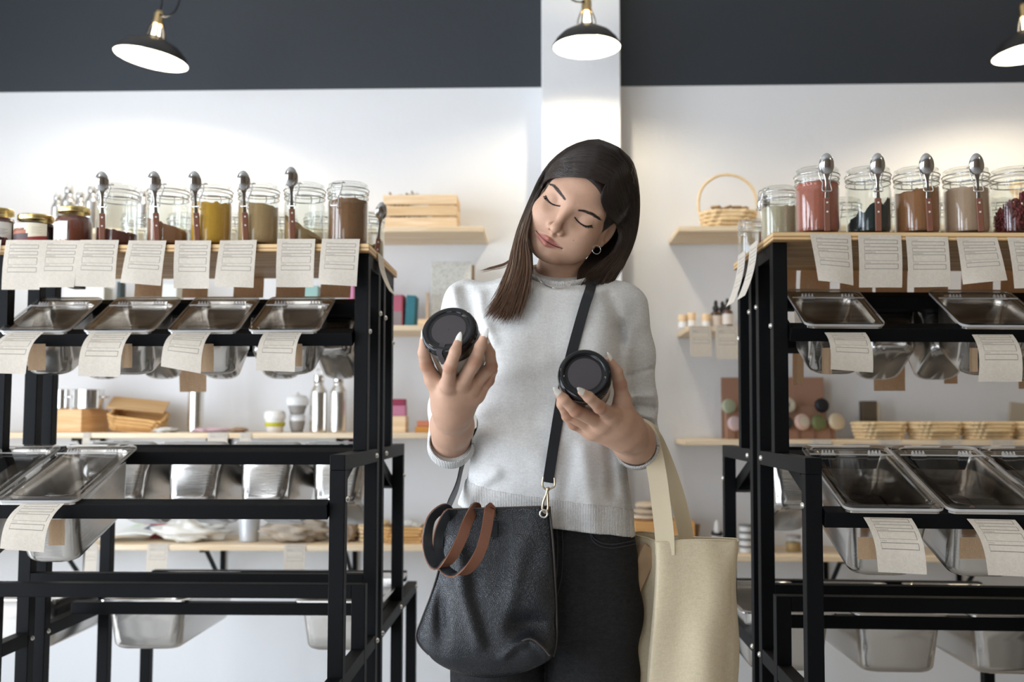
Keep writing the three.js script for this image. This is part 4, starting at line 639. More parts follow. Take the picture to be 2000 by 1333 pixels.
// --- low shelf, left: printed matter, cloth bags, tin cup, linen, basket
{
  const mag = flip(canvasTex(256, 128, (c, w, h) => { c.fillStyle = '#e9ece6'; c.fillRect(0, 0, w, h); c.fillStyle = '#cfe3c2'; c.fillRect(0, 0, 150, 60); c.fillStyle = '#b8404a'; c.fillRect(150, 0, 106, 40); c.fillStyle = '#3c4a66'; c.fillRect(190, 40, 66, 50); }));
  const m = solo('magazine', sheet((u, v) => V((u - 0.5) * 0.20, 0.012 + 0.05 * Math.sin(u * 2.4) * (1 - v * 0.5), (v - 0.5) * 0.19), 14, 8, 0.004), S('#fff', { map: mag, roughness: 0.4 }), 'open magazine with green and red pages curling on the low shelf', 'magazine'); m.position.copy(at('L4', 275, 3.95));
  const rc = solo('folded_cloth', crumple(0.10, 0.05, 0.08, 91, 0.3), C(0.22, 0.035, 0.03, { roughness: 0.9 }), 'dark red folded cloth beside the magazine', 'cloth'); rc.position.copy(at('L4', 322, 4.02));
  const cb = solo('cotton_bag', crumple(0.255, 0.085, 0.17, 93, 0.34), C(0.78, 0.76, 0.70, { roughness: 0.95 }), 'crumpled white cotton bag on the low shelf', 'bag'); cb.position.copy(at('L4', 386, 3.93));
  const tc = thing('tin_cup', 'pale grey tin cup beside the white cotton bag', 'cup', at('L4', 495, 3.92)); part('body', lathe([[0.0005, 0], [0.034, 0], [0.036, 0.004], [0.042, 0.105], [0.043, 0.107], [0.041, 0.105], [0.034, 0.006], [0.0005, 0.005]], 36), C(0.62, 0.64, 0.66, { metalness: 0.3, roughness: 0.35 }), tc);
  const lb = solo('linen_bag', crumple(0.25, 0.10, 0.17, 97, 0.30), C(0.44, 0.37, 0.29, { roughness: 0.95 }), 'crumpled grey-brown linen bag on the low shelf', 'bag'); lb.position.copy(at('L4', 588, 3.93));
  const l2 = solo('brown_cloth', crumple(0.10, 0.07, 0.12, 99, 0.34), C(0.34, 0.25, 0.17, { roughness: 0.95 }), 'brown cloth scrap seen between the rack legs', 'cloth'); l2.position.copy(at('L4', 684, 3.95));
  basket(at('L4', 800, 3.93), 0.17, 0.12, 0.060, 0.1, 5, 'shallow wicker basket behind the handbag handles', wickerDark); const pp = solo('crumpled_paper', crumple(0.12, 0.05, 0.08, 101, 0.4), C(0.78, 0.76, 0.70), 'white crumpled paper lying in the shallow basket', 'paper'); pp.position.copy(at('L4', 798, 3.93)).add(V(0, 0.03, 0));
  basket(at('L4', 735, 3.95), 0.10, 0.10, 0.075, 0.1, 5, 'small wicker basket seen between the rack posts', wicker);
}
// --- low shelf, right
{
  const tb = carton('R4', 1232, 1345, 0.115, 0.18, 3.95, S('#edc48e', { map: rep(pineTex, 2, 4), roughness: 0.55 }), 'honey-coloured wooden tray box behind the tote handles', 'box'); tb.name = numbered('wooden_box');
  const sp = solo('paper_stack', merge([0, 1, 2].map(k => crumple(0.12 - k * 0.01, 0.026, 0.13, 110 + k, 0.12).translate(0, k * 0.022, 0))), C(0.66, 0.54, 0.40, { roughness: 0.9 }), 'stack of tan paper parcels on the honey-coloured box', 'paper'); sp.position.copy(at('R4', 1262, 3.95)).add(V(0, 0.1155, 0));
  const br = []; for (let k = 0; k < 60; k++) { const a = rr(0, 6.28), r = rr(0, 0.022); br.push(tube([[r * 0.4 * Math.cos(a), 0.03, r * 0.4 * Math.sin(a)], [r * Math.cos(a), 0.1, r * Math.sin(a)]], 0.0014, 2, 4)); } const bt = thing('bristle_brush', 'bristle brush standing upright beside the honey-coloured box', 'brush', at('R4', 1353, 3.93)); part('bristles', merge(br), C(0.40, 0.28, 0.16), bt); part('holder', lathe([[0.0005, 0], [0.022, 0], [0.022, 0.05], [0.019, 0.05], [0.018, 0.01], [0.0005, 0.008]], 24), C(0.5, 0.48, 0.45), bt);
  const bo = thing('spray_bottle', 'white bottle with a black ribbon round its neck', 'bottle', at('R4', 1394, 3.9)); part('body', lathe([[0.0005, 0], [0.021, 0], [0.022, 0.004], [0.022, 0.055], [0.012, 0.07], [0.0005, 0.07]], 28), whitePl, bo); part('pump', lathe([[0.011, 0.07], [0.014, 0.085], [0.010, 0.105], [0.004, 0.118], [0.0005, 0.119]], 20), whitePl, bo); part('ribbon', new THREE.TorusGeometry(0.015, 0.007, 8, 24).rotateX(Math.PI / 2 + 0.3).translate(0, 0.070, 0), blackPl, bo);
  for (let k = 0; k < 4; k++) { const q = at('R4', 1449, 3.9), t = thing('ointment_jar', ['white jar with dark lid at the bottom of a stack of four', 'white jar with dark lid, second up in a stack of four', 'white jar with dark lid, third up in a stack of four', 'white jar with dark lid on top of a stack of four'][k], 'jar', V(q.x, q.y + k * 0.0262, q.z), 'stack of four white jars'); part('body', lathe([[0.0005, 0], [0.0235, 0], [0.024, 0.002], [0.024, 0.018], [0.0005, 0.018]], 28), whitePl, t); part('lid', lathe([[0.0245, 0.018], [0.0245, 0.025], [0.0005, 0.026]], 28), C(0.25, 0.25, 0.25), t); }
  for (const [px, n, c] of [[1478, 'clear jar with a blue lid between the rack posts', [0.35, 0.48, 0.60]], [1540, 'small jar of amber beads on the low shelf', [0.42, 0.27, 0.10]]]) { const t = thing('small_jar', n, 'jar', at('R4', px, 3.92)); part('glass', lathe([[0.0005, 0], [0.027, 0], [0.028, 0.003], [0.028, 0.05]], 28), M.glass, t); part('lid', lathe([[0.0285, 0.05], [0.0285, 0.062], [0.0005, 0.063]], 28), C(0.4, 0.38, 0.36), t); part('contents', lathe([[0.0005, 0.002], [0.0265, 0.003], [0.0265, 0.035], [0.0005, 0.035]], 24), C(...c), t); }
}
// price cards on the shelf edges
const edgeCard = (key, px0, px1, py1, name) => { const w = (px1 - px0) * mpp(dSF), y1 = Q(px0, py1, dSF - 0.01).y, c = Q((px0 + px1) / 2, 600, dSF).x; const g = sheet((u, v) => { const t = v * 1.25 - 0.25; return V(c + (u - 0.5) * w, t < 0 ? SY[key] + 0.0008 : lerp(SY[key] + 0.0008, y1, t), -(dSF - 0.0015) + (t < 0 ? t * 0.16 : 0.012 * t)); }, 4, 20, 0.0004); solo('paper_card', g, cardMat, name, 'card', 'cards on the wall shelf edges'); };
edgeCard('R2', 1346, 1388, 697, 'pale card folded over the shelf edge below the wooden-capped tubs'); edgeCard('R2', 1396, 1440, 702, 'pale card folded over the shelf edge below the dropper bottles');
[[1577, 1617, 'under the olive soap'], [1708, 1752, 'under the first straw basket'], [1824, 1869, 'under the second straw basket'], [1924, 1970, 'under the third straw basket']].forEach(([a, b, n]) => edgeCard('R3', a, b, 900, 'pale card folded over the shelf edge ' + n));
[[411, 451, 'under the steel cylinder'], [474, 496, 'under the string coil'], [170, 185, 'under the wooden pot box']].forEach(([a, b, n]) => edgeCard('L3', a, b, 890, 'pale card folded over the shelf edge ' + n));
[[300, 341, 1116, 'under the magazine'], [563, 604, 1120, 'under the linen bag'], [182, 206, 1118, 'beside the magazine']].forEach(([a, b, y, n]) => edgeCard('L4', a, b, y, 'pale card folded over the low shelf edge ' + n));
// ---------------------------------------------------------------- implicit surfaces
const len3 = (x, y, z) => Math.sqrt(x * x + y * y + z * z);
const smin = (a, b, k) => { const h = Math.max(k - Math.abs(a - b), 0) / k; return Math.min(a, b) - h * h * k * 0.25; };
const smax = (a, b, k) => -smin(-a, -b, k);
function rcone(ax, ay, az, ra, bx, by, bz, rb) {            // tapered capsule
  const dx = bx - ax, dy = by - ay, dz = bz - az, l2 = dx * dx + dy * dy + dz * dz || 1e-9;
  return (x, y, z) => { const px = x - ax, py = y - ay, pz = z - az, t = clamp((px * dx + py * dy + pz * dz) / l2, 0, 1); return len3(px - dx * t, py - dy * t, pz - dz * t) - (ra + (rb - ra) * t); };
}
const cone2 = (A, ra, B, rb) => rcone(A.x, A.y, A.z, ra, B.x, B.y, B.z, rb);
const ball = (x0, y0, z0, r) => (x, y, z) => len3(x - x0, y - y0, z - z0) - r;
function ell(cx, cy, cz, rx, ry, rz) {
  return (x, y, z) => { const a = (x - cx) / rx, b = (y - cy) / ry, c = (z - cz) / rz, k0 = len3(a, b, c), k1 = len3(a / rx, b / ry, c / rz); return k1 < 1e-6 ? -Math.min(rx, ry, rz) : k0 * (k0 - 1) / k1; };
}
function meshSDF(f, lo, hi, cell, soft = 1.5) {              // naive surface nets, skipping blocks far from the surface
  const nx = Math.ceil((hi[0] - lo[0]) / cell) + 1, ny = Math.ceil((hi[1] - lo[1]) / cell) + 1, nz = Math.ceil((hi[2] - lo[2]) / cell) + 1;
  const val = new Float32Array(nx * ny * nz), id = (i, j, k) => (k * ny + j) * nx + i, B = 7;
  for (let k0 = 0; k0 < nz; k0 += B) for (let j0 = 0; j0 < ny; j0 += B) for (let i0 = 0; i0 < nx; i0 += B) {
    const c = f(lo[0] + (i0 + B / 2) * cell, lo[1] + (j0 + B / 2) * cell, lo[2] + (k0 + B / 2) * cell), far = Math.abs(c) > B * cell * 0.87 * soft;
    for (let k = k0; k < Math.min(k0 + B, nz); k++) for (let j = j0; j < Math.min(j0 + B, ny); j++) for (let i = i0; i < Math.min(i0 + B, nx); i++)
      val[id(i, j, k)] = far ? c : f(lo[0] + i * cell, lo[1] + j * cell, lo[2] + k * cell);
  }
  const map = new Int32Array(nx * ny * nz).fill(-1), pos = [], idx = [];
  const E = [[0, 1], [2, 3], [4, 5], [6, 7], [0, 2], [1, 3], [4, 6], [5, 7], [0, 4], [1, 5], [2, 6], [3, 7]], v = new Array(8);
  for (let k = 0; k < nz - 1; k++) for (let j = 0; j < ny - 1; j++) for (let i = 0; i < nx - 1; i++) {
    let m = 0; for (let c = 0; c < 8; c++) { v[c] = val[id(i + (c & 1), j + (c >> 1 & 1), k + (c >> 2))]; if (v[c] < 0) m |= 1 << c; }
    if (m === 0 || m === 255) continue;
    let x = 0, y = 0, z = 0, n = 0;
    for (const [a, b] of E) { const va = v[a], vb = v[b]; if ((va < 0) === (vb < 0)) continue; const t = va / (va - vb); x += (a & 1) + ((b & 1) - (a & 1)) * t; y += (a >> 1 & 1) + ((b >> 1 & 1) - (a >> 1 & 1)) * t; z += (a >> 2) + ((b >> 2) - (a >> 2)) * t; n++; }
    map[id(i, j, k)] = pos.length / 3; pos.push(lo[0] + (i + x / n) * cell, lo[1] + (j + y / n) * cell, lo[2] + (k + z / n) * cell);
  }
  const quad = (a, b, c, d, fl) => { if (a < 0 || b < 0 || c < 0 || d < 0) return; fl ? idx.push(a, b, c, a, c, d) : idx.push(a, c, b, a, d, c); };
  for (let k = 1; k < nz - 1; k++) for (let j = 1; j < ny - 1; j++) for (let i = 1; i < nx - 1; i++) {
    const s = val[id(i, j, k)] < 0;
    if (s !== val[id(i + 1, j, k)] < 0) quad(map[id(i, j - 1, k - 1)], map[id(i, j, k - 1)], map[id(i, j, k)], map[id(i, j - 1, k)], s);
    if (s !== val[id(i, j + 1, k)] < 0) quad(map[id(i - 1, j, k - 1)], map[id(i - 1, j, k)], map[id(i, j, k)], map[id(i, j, k - 1)], s);
    if (s !== val[id(i, j, k + 1)] < 0) quad(map[id(i - 1, j - 1, k)], map[id(i, j - 1, k)], map[id(i, j, k)], map[id(i - 1, j, k)], s);
  }
  const N = [], uv = [], e = cell * 0.6;
  for (let q = 0; q < pos.length; q += 3) {
    const x = pos[q], y = pos[q + 1], z = pos[q + 2]; let gx = f(x + e, y, z) - f(x - e, y, z), gy = f(x, y + e, z) - f(x, y - e, z), gz = f(x, y, z + e) - f(x, y, z - e); const l = len3(gx, gy, gz) || 1;
    N.push(gx / l, gy / l, gz / l); uv.push(x, y);
  }
  const g = new THREE.BufferGeometry(); g.setAttribute('position', new THREE.Float32BufferAttribute(pos, 3)); g.setAttribute('normal', new THREE.Float32BufferAttribute(N, 3)); g.setAttribute('uv', new THREE.Float32BufferAttribute(uv, 2)); g.setIndex(idx); return g;
}
function raymarch(f, px, py, d0 = 1.4, d1 = 2.3) {            // depth at which the ray through a pixel meets the surface
  const dir = Q(px, py, 1).sub(camera.position); for (let d = d0; d < d1;) { const p = camera.position.clone().addScaledVector(dir, d), s = f(p.x, p.y, p.z); if (s < 0.0006) return d; d += Math.max(0.0008, s * 0.7); } return null;
}
function polyDist(pts, x, y) { let m = 1e9; for (let i = 0; i + 1 < pts.length; i++) { const [ax, ay] = pts[i], [bx, by] = pts[i + 1], dx = bx - ax, dy = by - ay, t = clamp(((x - ax) * dx + (y - ay) * dy) / (dx * dx + dy * dy), 0, 1), u = x - ax - dx * t, v = y - ay - dy * t; m = Math.min(m, u * u + v * v); } return m; }

// ---------------------------------------------------------------- the woman
const person = thing('person', 'woman in a pale grey sweater and dark jeans comparing two jars', 'person', V(Q(1075, 900, 1.9).x, 0, -1.9));
const PO = person.position.clone();
const inPerson = g => { g.translate(-PO.x, -PO.y, -PO.z); return g; };
const wpart = (name, g, m, parent = person) => part(name, inPerson(g), m, parent);
// --- head, in its own axes: y = 0 at the eyes, z forward, x towards her left
const HEAD = new THREE.Matrix4().compose(Q(1128, 406.7, 1.9), new THREE.Quaternion().setFromEuler(new THREE.Euler(20.0 * Math.PI / 180, -4.5 * Math.PI / 180, -33.8 * Math.PI / 180, 'ZYX')), V(0.955, 0.955, 0.955));
const HINV = HEAD.clone().invert();
const neckBase = Q(1088, 550, 1.945), nbL = neckBase.clone().applyMatrix4(HINV);
const cranium = ell(0, 0.028, -0.010, 0.0735, 0.088, 0.094), faceE = ell(0, -0.030, 0.030, 0.0605, 0.080, 0.0585);
const sym = f => (x, y, z) => f(Math.abs(x), y, z);
const jaw = sym(rcone(0.050, -0.046, 0.006, 0.0185, 0.0165, -0.0920, 0.060, 0.0170)), chin = ball(0, -0.0945, 0.0665, 0.0155), cheek = sym(ball(0.039, -0.032, 0.056, 0.025)), cheek2 = sym(ball(0.041, -0.062, 0.036, 0.024)), brow = sym(rcone(0.0, 0.016, 0.078, 0.0105, 0.046, 0.019, 0.058, 0.0105));
const eyeY = x => x < 0 ? 0.0010 : -0.0022, sock0 = ball(0.0350, 0, 0.0975, 0.0185), lid0 = ball(0.0350, 0, 0.0632, 0.0165), socket = (x, y, z) => sock0(Math.abs(x), y - eyeY(x), z), lidB = (x, y, z) => lid0(Math.abs(x), y - eyeY(x), z), nose1 = rcone(0, 0.012, 0.0830, 0.0062, 0, -0.034, 0.1060, 0.0068), noseT = ball(0, -0.0380, 0.1068, 0.0080), ala = sym(ball(0.0114, -0.0420, 0.0955, 0.0066)), colum = rcone(0, -0.046, 0.1015, 0.0040, 0, -0.052, 0.0900, 0.0040), nostril = sym(ell(0.0062, -0.0490, 0.1000, 0.0030, 0.0030, 0.0048));
const lipSym = f => (x, y, z) => f(Math.abs(x + 0.0035), y, z), lipU = lipSym(rcone(0.0, -0.0658, 0.0882, 0.0042, 0.0290, -0.0686, 0.0735, 0.0016)), lipL = lipSym(rcone(0.0, -0.0757, 0.0866, 0.0060, 0.0255, -0.0708, 0.0755, 0.0020)), groove = lipSym(rcone(0, -0.0704, 0.0915, 0.0020, 0.0310, -0.0688, 0.0765, 0.0013)), dip = ball(0, -0.0872, 0.0985, 0.0105);
const ear = (() => { const c = Math.cos(0.18), s = Math.sin(0.18), o = ell(0, 0, 0, 0.0085, 0.030, 0.0185), inn = ell(0.0075, 0.003, 0.002, 0.0065, 0.021, 0.0115), lobe = ball(-0.0005, -0.0265, 0.004, 0.0075); return sym((x, y, z) => { const X = x - 0.0745, y0 = y + 0.012, z0 = z + 0.012, Y = y0 * c - z0 * s, Z = y0 * s + z0 * c; const a = X * 0.9 + Z * 0.38, b = Z * 0.92 - X * 0.38; return smin(smax(o(a, Y, b), -inn(a, Y, b), 0.004), lobe(a, Y, b), 0.008); }); })();
const neck = rcone(0.004, -0.050, -0.034, 0.042, nbL.x, nbL.y, nbL.z, 0.049);
function headF(x, y, z) {
  let d = smin(cranium(x, y, z), faceE(x, y, z), 0.03);
  if (y < 0.02) { d = smin(d, jaw(x, y, z), 0.022); d = smin(d, chin(x, y, z), 0.016); d = smin(d, cheek(x, y, z), 0.03); d = smin(d, cheek2(x, y, z), 0.03); }
  if (z > 0.03) {
    d = smin(d, brow(x, y, z), 0.020); d = smax(d, -socket(x, y, z), 0.014); d = smin(d, lidB(x, y, z), 0.0045);
    let n = smin(nose1(x, y, z), noseT(x, y, z), 0.010); n = smin(n, ala(x, y, z), 0.0055); n = smin(n, colum(x, y, z), 0.005); d = smin(d, n, 0.0105); d = smax(d, -nostril(x, y, z), 0.003);
    d = smax(d, -dip(x, y, z), 0.012); d = smin(d, smin(lipU(x, y, z), lipL(x, y, z), 0.0015), 0.0045); d = smax(d, -groove(x, y, z), 0.0028);
  }
  d = smin(d, ear(x, y, z), 0.005); return smin(d, neck(x, y, z), 0.012);
}
const skinC = [0.50, 0.302, 0.208], lipC = [0.42, 0.165, 0.135];
function tint(g, fn) { const p = g.attributes.position, c = new Float32Array(p.count * 3); for (let i = 0; i < p.count; i++) { const k = fn(p.getX(i), p.getY(i), p.getZ(i)); c[i * 3] = k[0]; c[i * 3 + 1] = k[1]; c[i * 3 + 2] = k[2]; } g.setAttribute('color', new THREE.BufferAttribute(c, 3)); return g; }
const headW = (x, y, z) => { const p = V(x, y, z).applyMatrix4(HINV); return headF(p.x, p.y, p.z) * 0.955; };
const onFace = (a, b) => Q(a, b, raymarch(headW, a, b, 1.5, 2.2) ?? 1.83).applyMatrix4(HINV);
const moleP = onFace(1119.6, 470);
const browSpine = [[[1073.4, 360, 1.0], [1081.8, 362.5, 2.6], [1089.4, 371.6, 3.5], [1097.9, 382.6, 3.0], [1103.7, 389.5, 1.6]], [[1172.6, 430, 0.8], [1167.8, 425.4, 2.2], [1156.7, 418.4, 3.0], [1141.7, 412.8, 2.8], [1130.6, 411, 1.6]]].map(l => l.map(([a, b, w]) => ({ p: onFace(a, b), w: w * 0.00096 })));
function browMask(x, y, z) { let m = 0; for (const l of browSpine) for (let i = 0; i + 1 < l.length; i++) { const a = l[i].p, b = l[i + 1].p, dx = b.x - a.x, dy = b.y - a.y, dz = b.z - a.z, t = clamp(((x - a.x) * dx + (y - a.y) * dy + (z - a.z) * dz) / (dx * dx + dy * dy + dz * dz), 0, 1), d = len3(x - a.x - dx * t, y - a.y - dy * t, z - a.z - dz * t), w = lerp(l[i].w, l[i + 1].w, t); m = Math.max(m, sstep(w + 0.0009, w - 0.0009, d)); } return m; }
const headGeo = meshSDF(headF, [-0.093, -0.165, -0.112], [0.093, 0.122, 0.128], 0.0016, 1.6);
tint(headGeo, (x, y, z) => {
  const l = z > 0.06 ? sstep(0.0013, 0.0000, Math.min(lipU(x, y, z), lipL(x, y, z))) * sstep(0.0320, 0.028, Math.abs(x + 0.0035)) : 0, mole = len3(x - moleP.x, y - moleP.y, z - moleP.z) < 0.0011 ? 1 : 0, n = 0.04 * (vnoise(x * 160 + 50, y * 160 + 50, 999, 999, 5) - 0.5);
  return skinC.map((c, k) => lerp(lerp(c * (1 + n), lipC[k], l), [0.09, 0.04, 0.025][k], mole)).map((c, k) => lerp(c, [0.030, 0.018, 0.013][k], z > 0.03 ? 0.9 * browMask(x, y, z) : 0));
});
headGeo.applyMatrix4(HEAD);
const H = (x, y, z) => V(x, y, z).applyMatrix4(HEAD);
function faceZ(x, y) { for (let z = 0.13; z > 0;) { const s = headF(x, y, z); if (s < 0.0002) return z; z -= Math.max(0.0003, s * 0.6); } return 0; }

// --- arms and hands
function handSDF(o) {
  const J = a => ({ p: Q(a[0], a[1], a[2]), r: a[3] }), palm = o.palm.map(([a, b]) => { const A = J(a), B = J(b); return cone2(A.p, A.r, B.p, B.r); }), fingers = o.fingers.map(f => { const j = f.map(J), c = []; for (let i = 0; i + 1 < j.length; i++) c.push(cone2(j[i].p, j[i].r, j[i + 1].p, j[i + 1].r)); return c; });
  return (x, y, z) => { let p = palm[0](x, y, z); for (let i = 1; i < palm.length; i++) p = smin(p, palm[i](x, y, z), 0.020); let d = p; for (const f of fingers) { let c = f[0](x, y, z); for (let i = 1; i < f.length; i++) c = smin(c, f[i](x, y, z), 0.0035); d = Math.min(d, smin(p, c, 0.010)); } return d; };
}
const rightHand = {
  palm: [[[880, 868, 1.865, 0.036], [883, 832, 1.785, 0.0345]], [[883, 832, 1.785, 0.0345], [885, 800, 1.712, 0.0300]], [[885, 804, 1.720, 0.0295], [888, 774, 1.672, 0.0250]], [[878, 790, 1.698, 0.0225], [875, 752, 1.630, 0.0130]], [[890, 790, 1.698, 0.0225], [903, 747, 1.634, 0.0135]], [[895, 790, 1.700, 0.019], [921, 757, 1.650, 0.0125]], [[897, 790, 1.704, 0.018], [931, 772, 1.668, 0.0115]], [[870, 788, 1.698, 0.017], [846, 742, 1.660, 0.0125]]],
  fingers: [[[875, 752, 1.626, 0.0122], [879, 718, 1.584, 0.0104], [889, 688, 1.549, 0.0088], [895, 668, 1.553, 0.0064]], [[903, 747, 1.628, 0.0122], [928, 706, 1.578, 0.0104], [938, 678, 1.566, 0.0088], [946, 657, 1.562, 0.0064]], [[921, 757, 1.650, 0.0115], [960, 716, 1.632, 0.0096], [957, 690, 1.614, 0.0082], [950, 670, 1.602, 0.0062]], [[931, 772, 1.668, 0.0105], [955, 744, 1.656, 0.0086], [962, 724, 1.644, 0.0076], [957, 708, 1.634, 0.0058]], [[846, 742, 1.660, 0.0125], [833, 713, 1.640, 0.0110], [828, 690, 1.622, 0.0098], [829, 664, 1.612, 0.0078]]],
};
const leftHand = {
  palm: [[[1246, 874, 1.865, 0.036], [1237, 862, 1.790, 0.0345]], [[1237, 862, 1.790, 0.0345], [1224, 846, 1.722, 0.0295]], [[1226, 848, 1.730, 0.0290], [1208, 828, 1.684, 0.0245]], [[1222, 836, 1.708, 0.0225], [1194, 812, 1.652, 0.0130]], [[1216, 842, 1.708, 0.0225], [1176, 828, 1.658, 0.0135]], [[1212, 846, 1.710, 0.019], [1162, 838, 1.672, 0.0125]], [[1210, 850, 1.714, 0.018], [1154, 845, 1.686, 0.0110]], [[1224, 828, 1.706, 0.017], [1216, 782, 1.668, 0.0125]]],
  fingers: [[[1194, 812, 1.652, 0.0120], [1171, 796, 1.604, 0.0102], [1150, 776, 1.578, 0.0084], [1136, 766, 1.568, 0.0062]], [[1176, 828, 1.658, 0.0120], [1124, 803, 1.612, 0.0100], [1101, 780, 1.594, 0.0084], [1090, 768, 1.588, 0.0062]], [[1162, 838, 1.672, 0.0112], [1108, 810, 1.640, 0.0092], [1097, 790, 1.624, 0.0080], [1094, 776, 1.616, 0.0060]], [[1154, 845, 1.686, 0.0102], [1120, 830, 1.668, 0.0082], [1106, 814, 1.656, 0.0074], [1102, 802, 1.650, 0.0056]], [[1216, 782, 1.668, 0.0125], [1211, 752, 1.650, 0.0110], [1204, 727, 1.636, 0.0098], [1190, 705, 1.626, 0.0074]]],
};
const handGeos = [rightHand, leftHand].map(h => {
  const all = [...h.palm.flat(), ...h.fingers.flat()].map(a => Q(a[0], a[1], a[2])), lo = all.reduce((m, p) => [Math.min(m[0], p.x), Math.min(m[1], p.y), Math.min(m[2], p.z)], [9, 9, 9]), hi = all.reduce((m, p) => [Math.max(m[0], p.x), Math.max(m[1], p.y), Math.max(m[2], p.z)], [-9, -9, -9]);
  const knuckles = h.fingers.flatMap(f => [Q(f[1][0], f[1][1], f[1][2])]);
  return tint(meshSDF(handSDF(h), lo.map(a => a - 0.045), hi.map(a => a + 0.045), 0.0022), (x, y, z) => { const n = 0.05 * (vnoise(x * 150 + 50, y * 150 + 50, 999, 999, 6) - 0.5); let k = 1; for (const q of knuckles) k = Math.min(k, len3(x - q.x, y - q.y, (z - q.z) * 0.6) / 0.0145); k = sstep(0.55, 1, k); return skinC.map((c, i) => c * (1 + n) * 0.97 * lerp([0.80, 0.70, 0.66][i], 1, k)); });
});
const skin = PH('#fff', { vertexColors: true, roughness: 0.48, specularIntensity: 0.5, sheen: 0.15, sheenRoughness: 0.5, sheenColor: new THREE.Color(1, 0.8, 0.7), bumpMap: rep(fineNoise, 12, 12), bumpScale: 0.00012 });
{ const gs = [headGeo, ...handGeos].map(g => { const o = g.toNonIndexed(); return o; }); const body = mergeGeometries(gs); wpart('body', mergeVertices(body, 1e-6), skin); }
// nails
const nailGeo = (() => { const r = []; for (const [y, w, t] of [[-0.0060, 0.0036, 0.0008], [-0.0045, 0.0046, 0.0012], [0, 0.0049, 0.0014], [0.0045, 0.0045, 0.0013], [0.0085, 0.0034, 0.0011], [0.0115, 0.0021, 0.0008], [0.0132, 0.0007, 0.0005]]) { const o = []; for (let k = 0; k < 14; k++) { const a = k / 14 * 6.2832, x = Math.cos(a) * w; o.push([x, y, Math.sin(a) * t - x * x * 42]); } r.push(o); } return loft(r, true, true, 0.9); })();
const nailMat = PH('#fff', { color: new THREE.Color().setRGB(0.80, 0.78, 0.72), roughness: 0.18, clearcoat: 0.6 });
function nail(A, B, face, sc = 1, off = 0.0048) {
  const a = Q(...A), b = Q(...B), y = b.clone().sub(a).normalize(), z = face.clone().addScaledVector(y, -face.dot(y)).normalize(), x = new THREE.Vector3().crossVectors(y, z);
  const m = part('fingernail', nailGeo, nailMat, person), mat = new THREE.Matrix4().makeBasis(x, y, z); m.quaternion.setFromRotationMatrix(mat); m.position.copy(b).addScaledVector(z, off).addScaledVector(y, 0.0015).sub(PO); m.scale.setScalar(sc);
}
nail([889, 688, 1.549], [895, 668, 1.553], V(-0.05, 0.1, 1)); nail([938, 678, 1.566], [946, 657, 1.562], V(0.15, 0.1, 1)); nail([957, 690, 1.614], [950, 670, 1.602], V(0.9, 0.2, 0.5), 0.9); nail([828, 690, 1.622], [829, 664, 1.612], V(-1, 0, 0.2), 1.1);
nail([1150, 776, 1.578], [1136, 766, 1.568], V(0.1, 0.1, 1)); nail([1101, 780, 1.594], [1090, 768, 1.588], V(0.0, 0.1, 1)); nail([1097, 790, 1.624], [1094, 776, 1.616], V(-0.7, 0.1, 0.4), 0.9); nail([1204, 727, 1.636], [1190, 705, 1.626], V(0.6, 0.35, 0.6), 1.05, 0.0055);

// --- sweater
const rows = [[528, 1022, 1150, 0.055, 1.920], [545, 975, 1187, 0.070, 1.918], [562, 932, 1212, 0.082, 1.916], [585, 908, 1228, 0.092, 1.913], [620, 904, 1232, 0.101, 1.910], [700, 918, 1236, 0.112, 1.905], [760, 924, 1232, 0.111, 1.905], [820, 927, 1228, 0.105, 1.905], [880, 927, 1222, 0.103, 1.905], [940, 912, 1226, 0.110, 1.905], [1000, 892, 1236, 0.117, 1.905], [1075, 882, 1246, 0.121, 1.905]].map(([py, a, b, rz, d]) => { const A = Q(a, py, d), B = Q(b, py, d); return [A.y, (A.x + B.x) / 2, (B.x - A.x) / 2, -d, rz]; });
function slices(rows, x, y, z, pw) {
  let i = 0; while (i < rows.length - 2 && y < rows[i + 1][0]) i++; const a = rows[i], b = rows[i + 1], t0 = clamp((a[0] - y) / (a[0] - b[0]), 0, 1), t = t0;
  const cx = lerp(a[1], b[1], t), rx = lerp(a[2], b[2], t), cz = lerp(a[3], b[3], t), rz = lerp(a[4], b[4], t), k = Math.pow(Math.pow(Math.abs(x - cx) / rx, pw) + Math.pow(Math.abs(z - cz) / rz, pw), 1 / pw);
  return (k - 1) * Math.min(rx, rz) * 0.92;
}
const chestL = (() => { const p = Q(1018, 700, 1.845); return ell(p.x, p.y, p.z, 0.062, 0.060, 0.050); })(), chestR = (() => { const p = Q(1128, 705, 1.845); return ell(p.x, p.y, p.z, 0.062, 0.060, 0.050); })();
const slv = list => list.map((a, i) => i + 1 < list.length ? cone2(Q(...a.slice(0, 3)), a[3], Q(...list[i + 1].slice(0, 3)), list[i + 1][3]) : null).filter(Boolean);
const sleeveR = slv([[913, 592, 1.918, 0.0455], [891, 690, 1.930, 0.042], [881, 800, 1.940, 0.0385], [880, 862, 1.930, 0.038], [880, 869, 1.842, 0.0395]]), sleeveL = slv([[1219, 600, 1.920, 0.0425], [1233, 690, 1.932, 0.0405], [1240, 790, 1.942, 0.0395], [1246, 862, 1.930, 0.038], [1243, 872, 1.845, 0.0395]]);
const cr = (pts, amp, w) => ({  pts: pts.map(([a, b]) => { const p = Q(a, b, 1.82); return [p.x, p.y]; }), amp: amp * 1.35, w: (w * 0.91 / 1000) ** 2 });
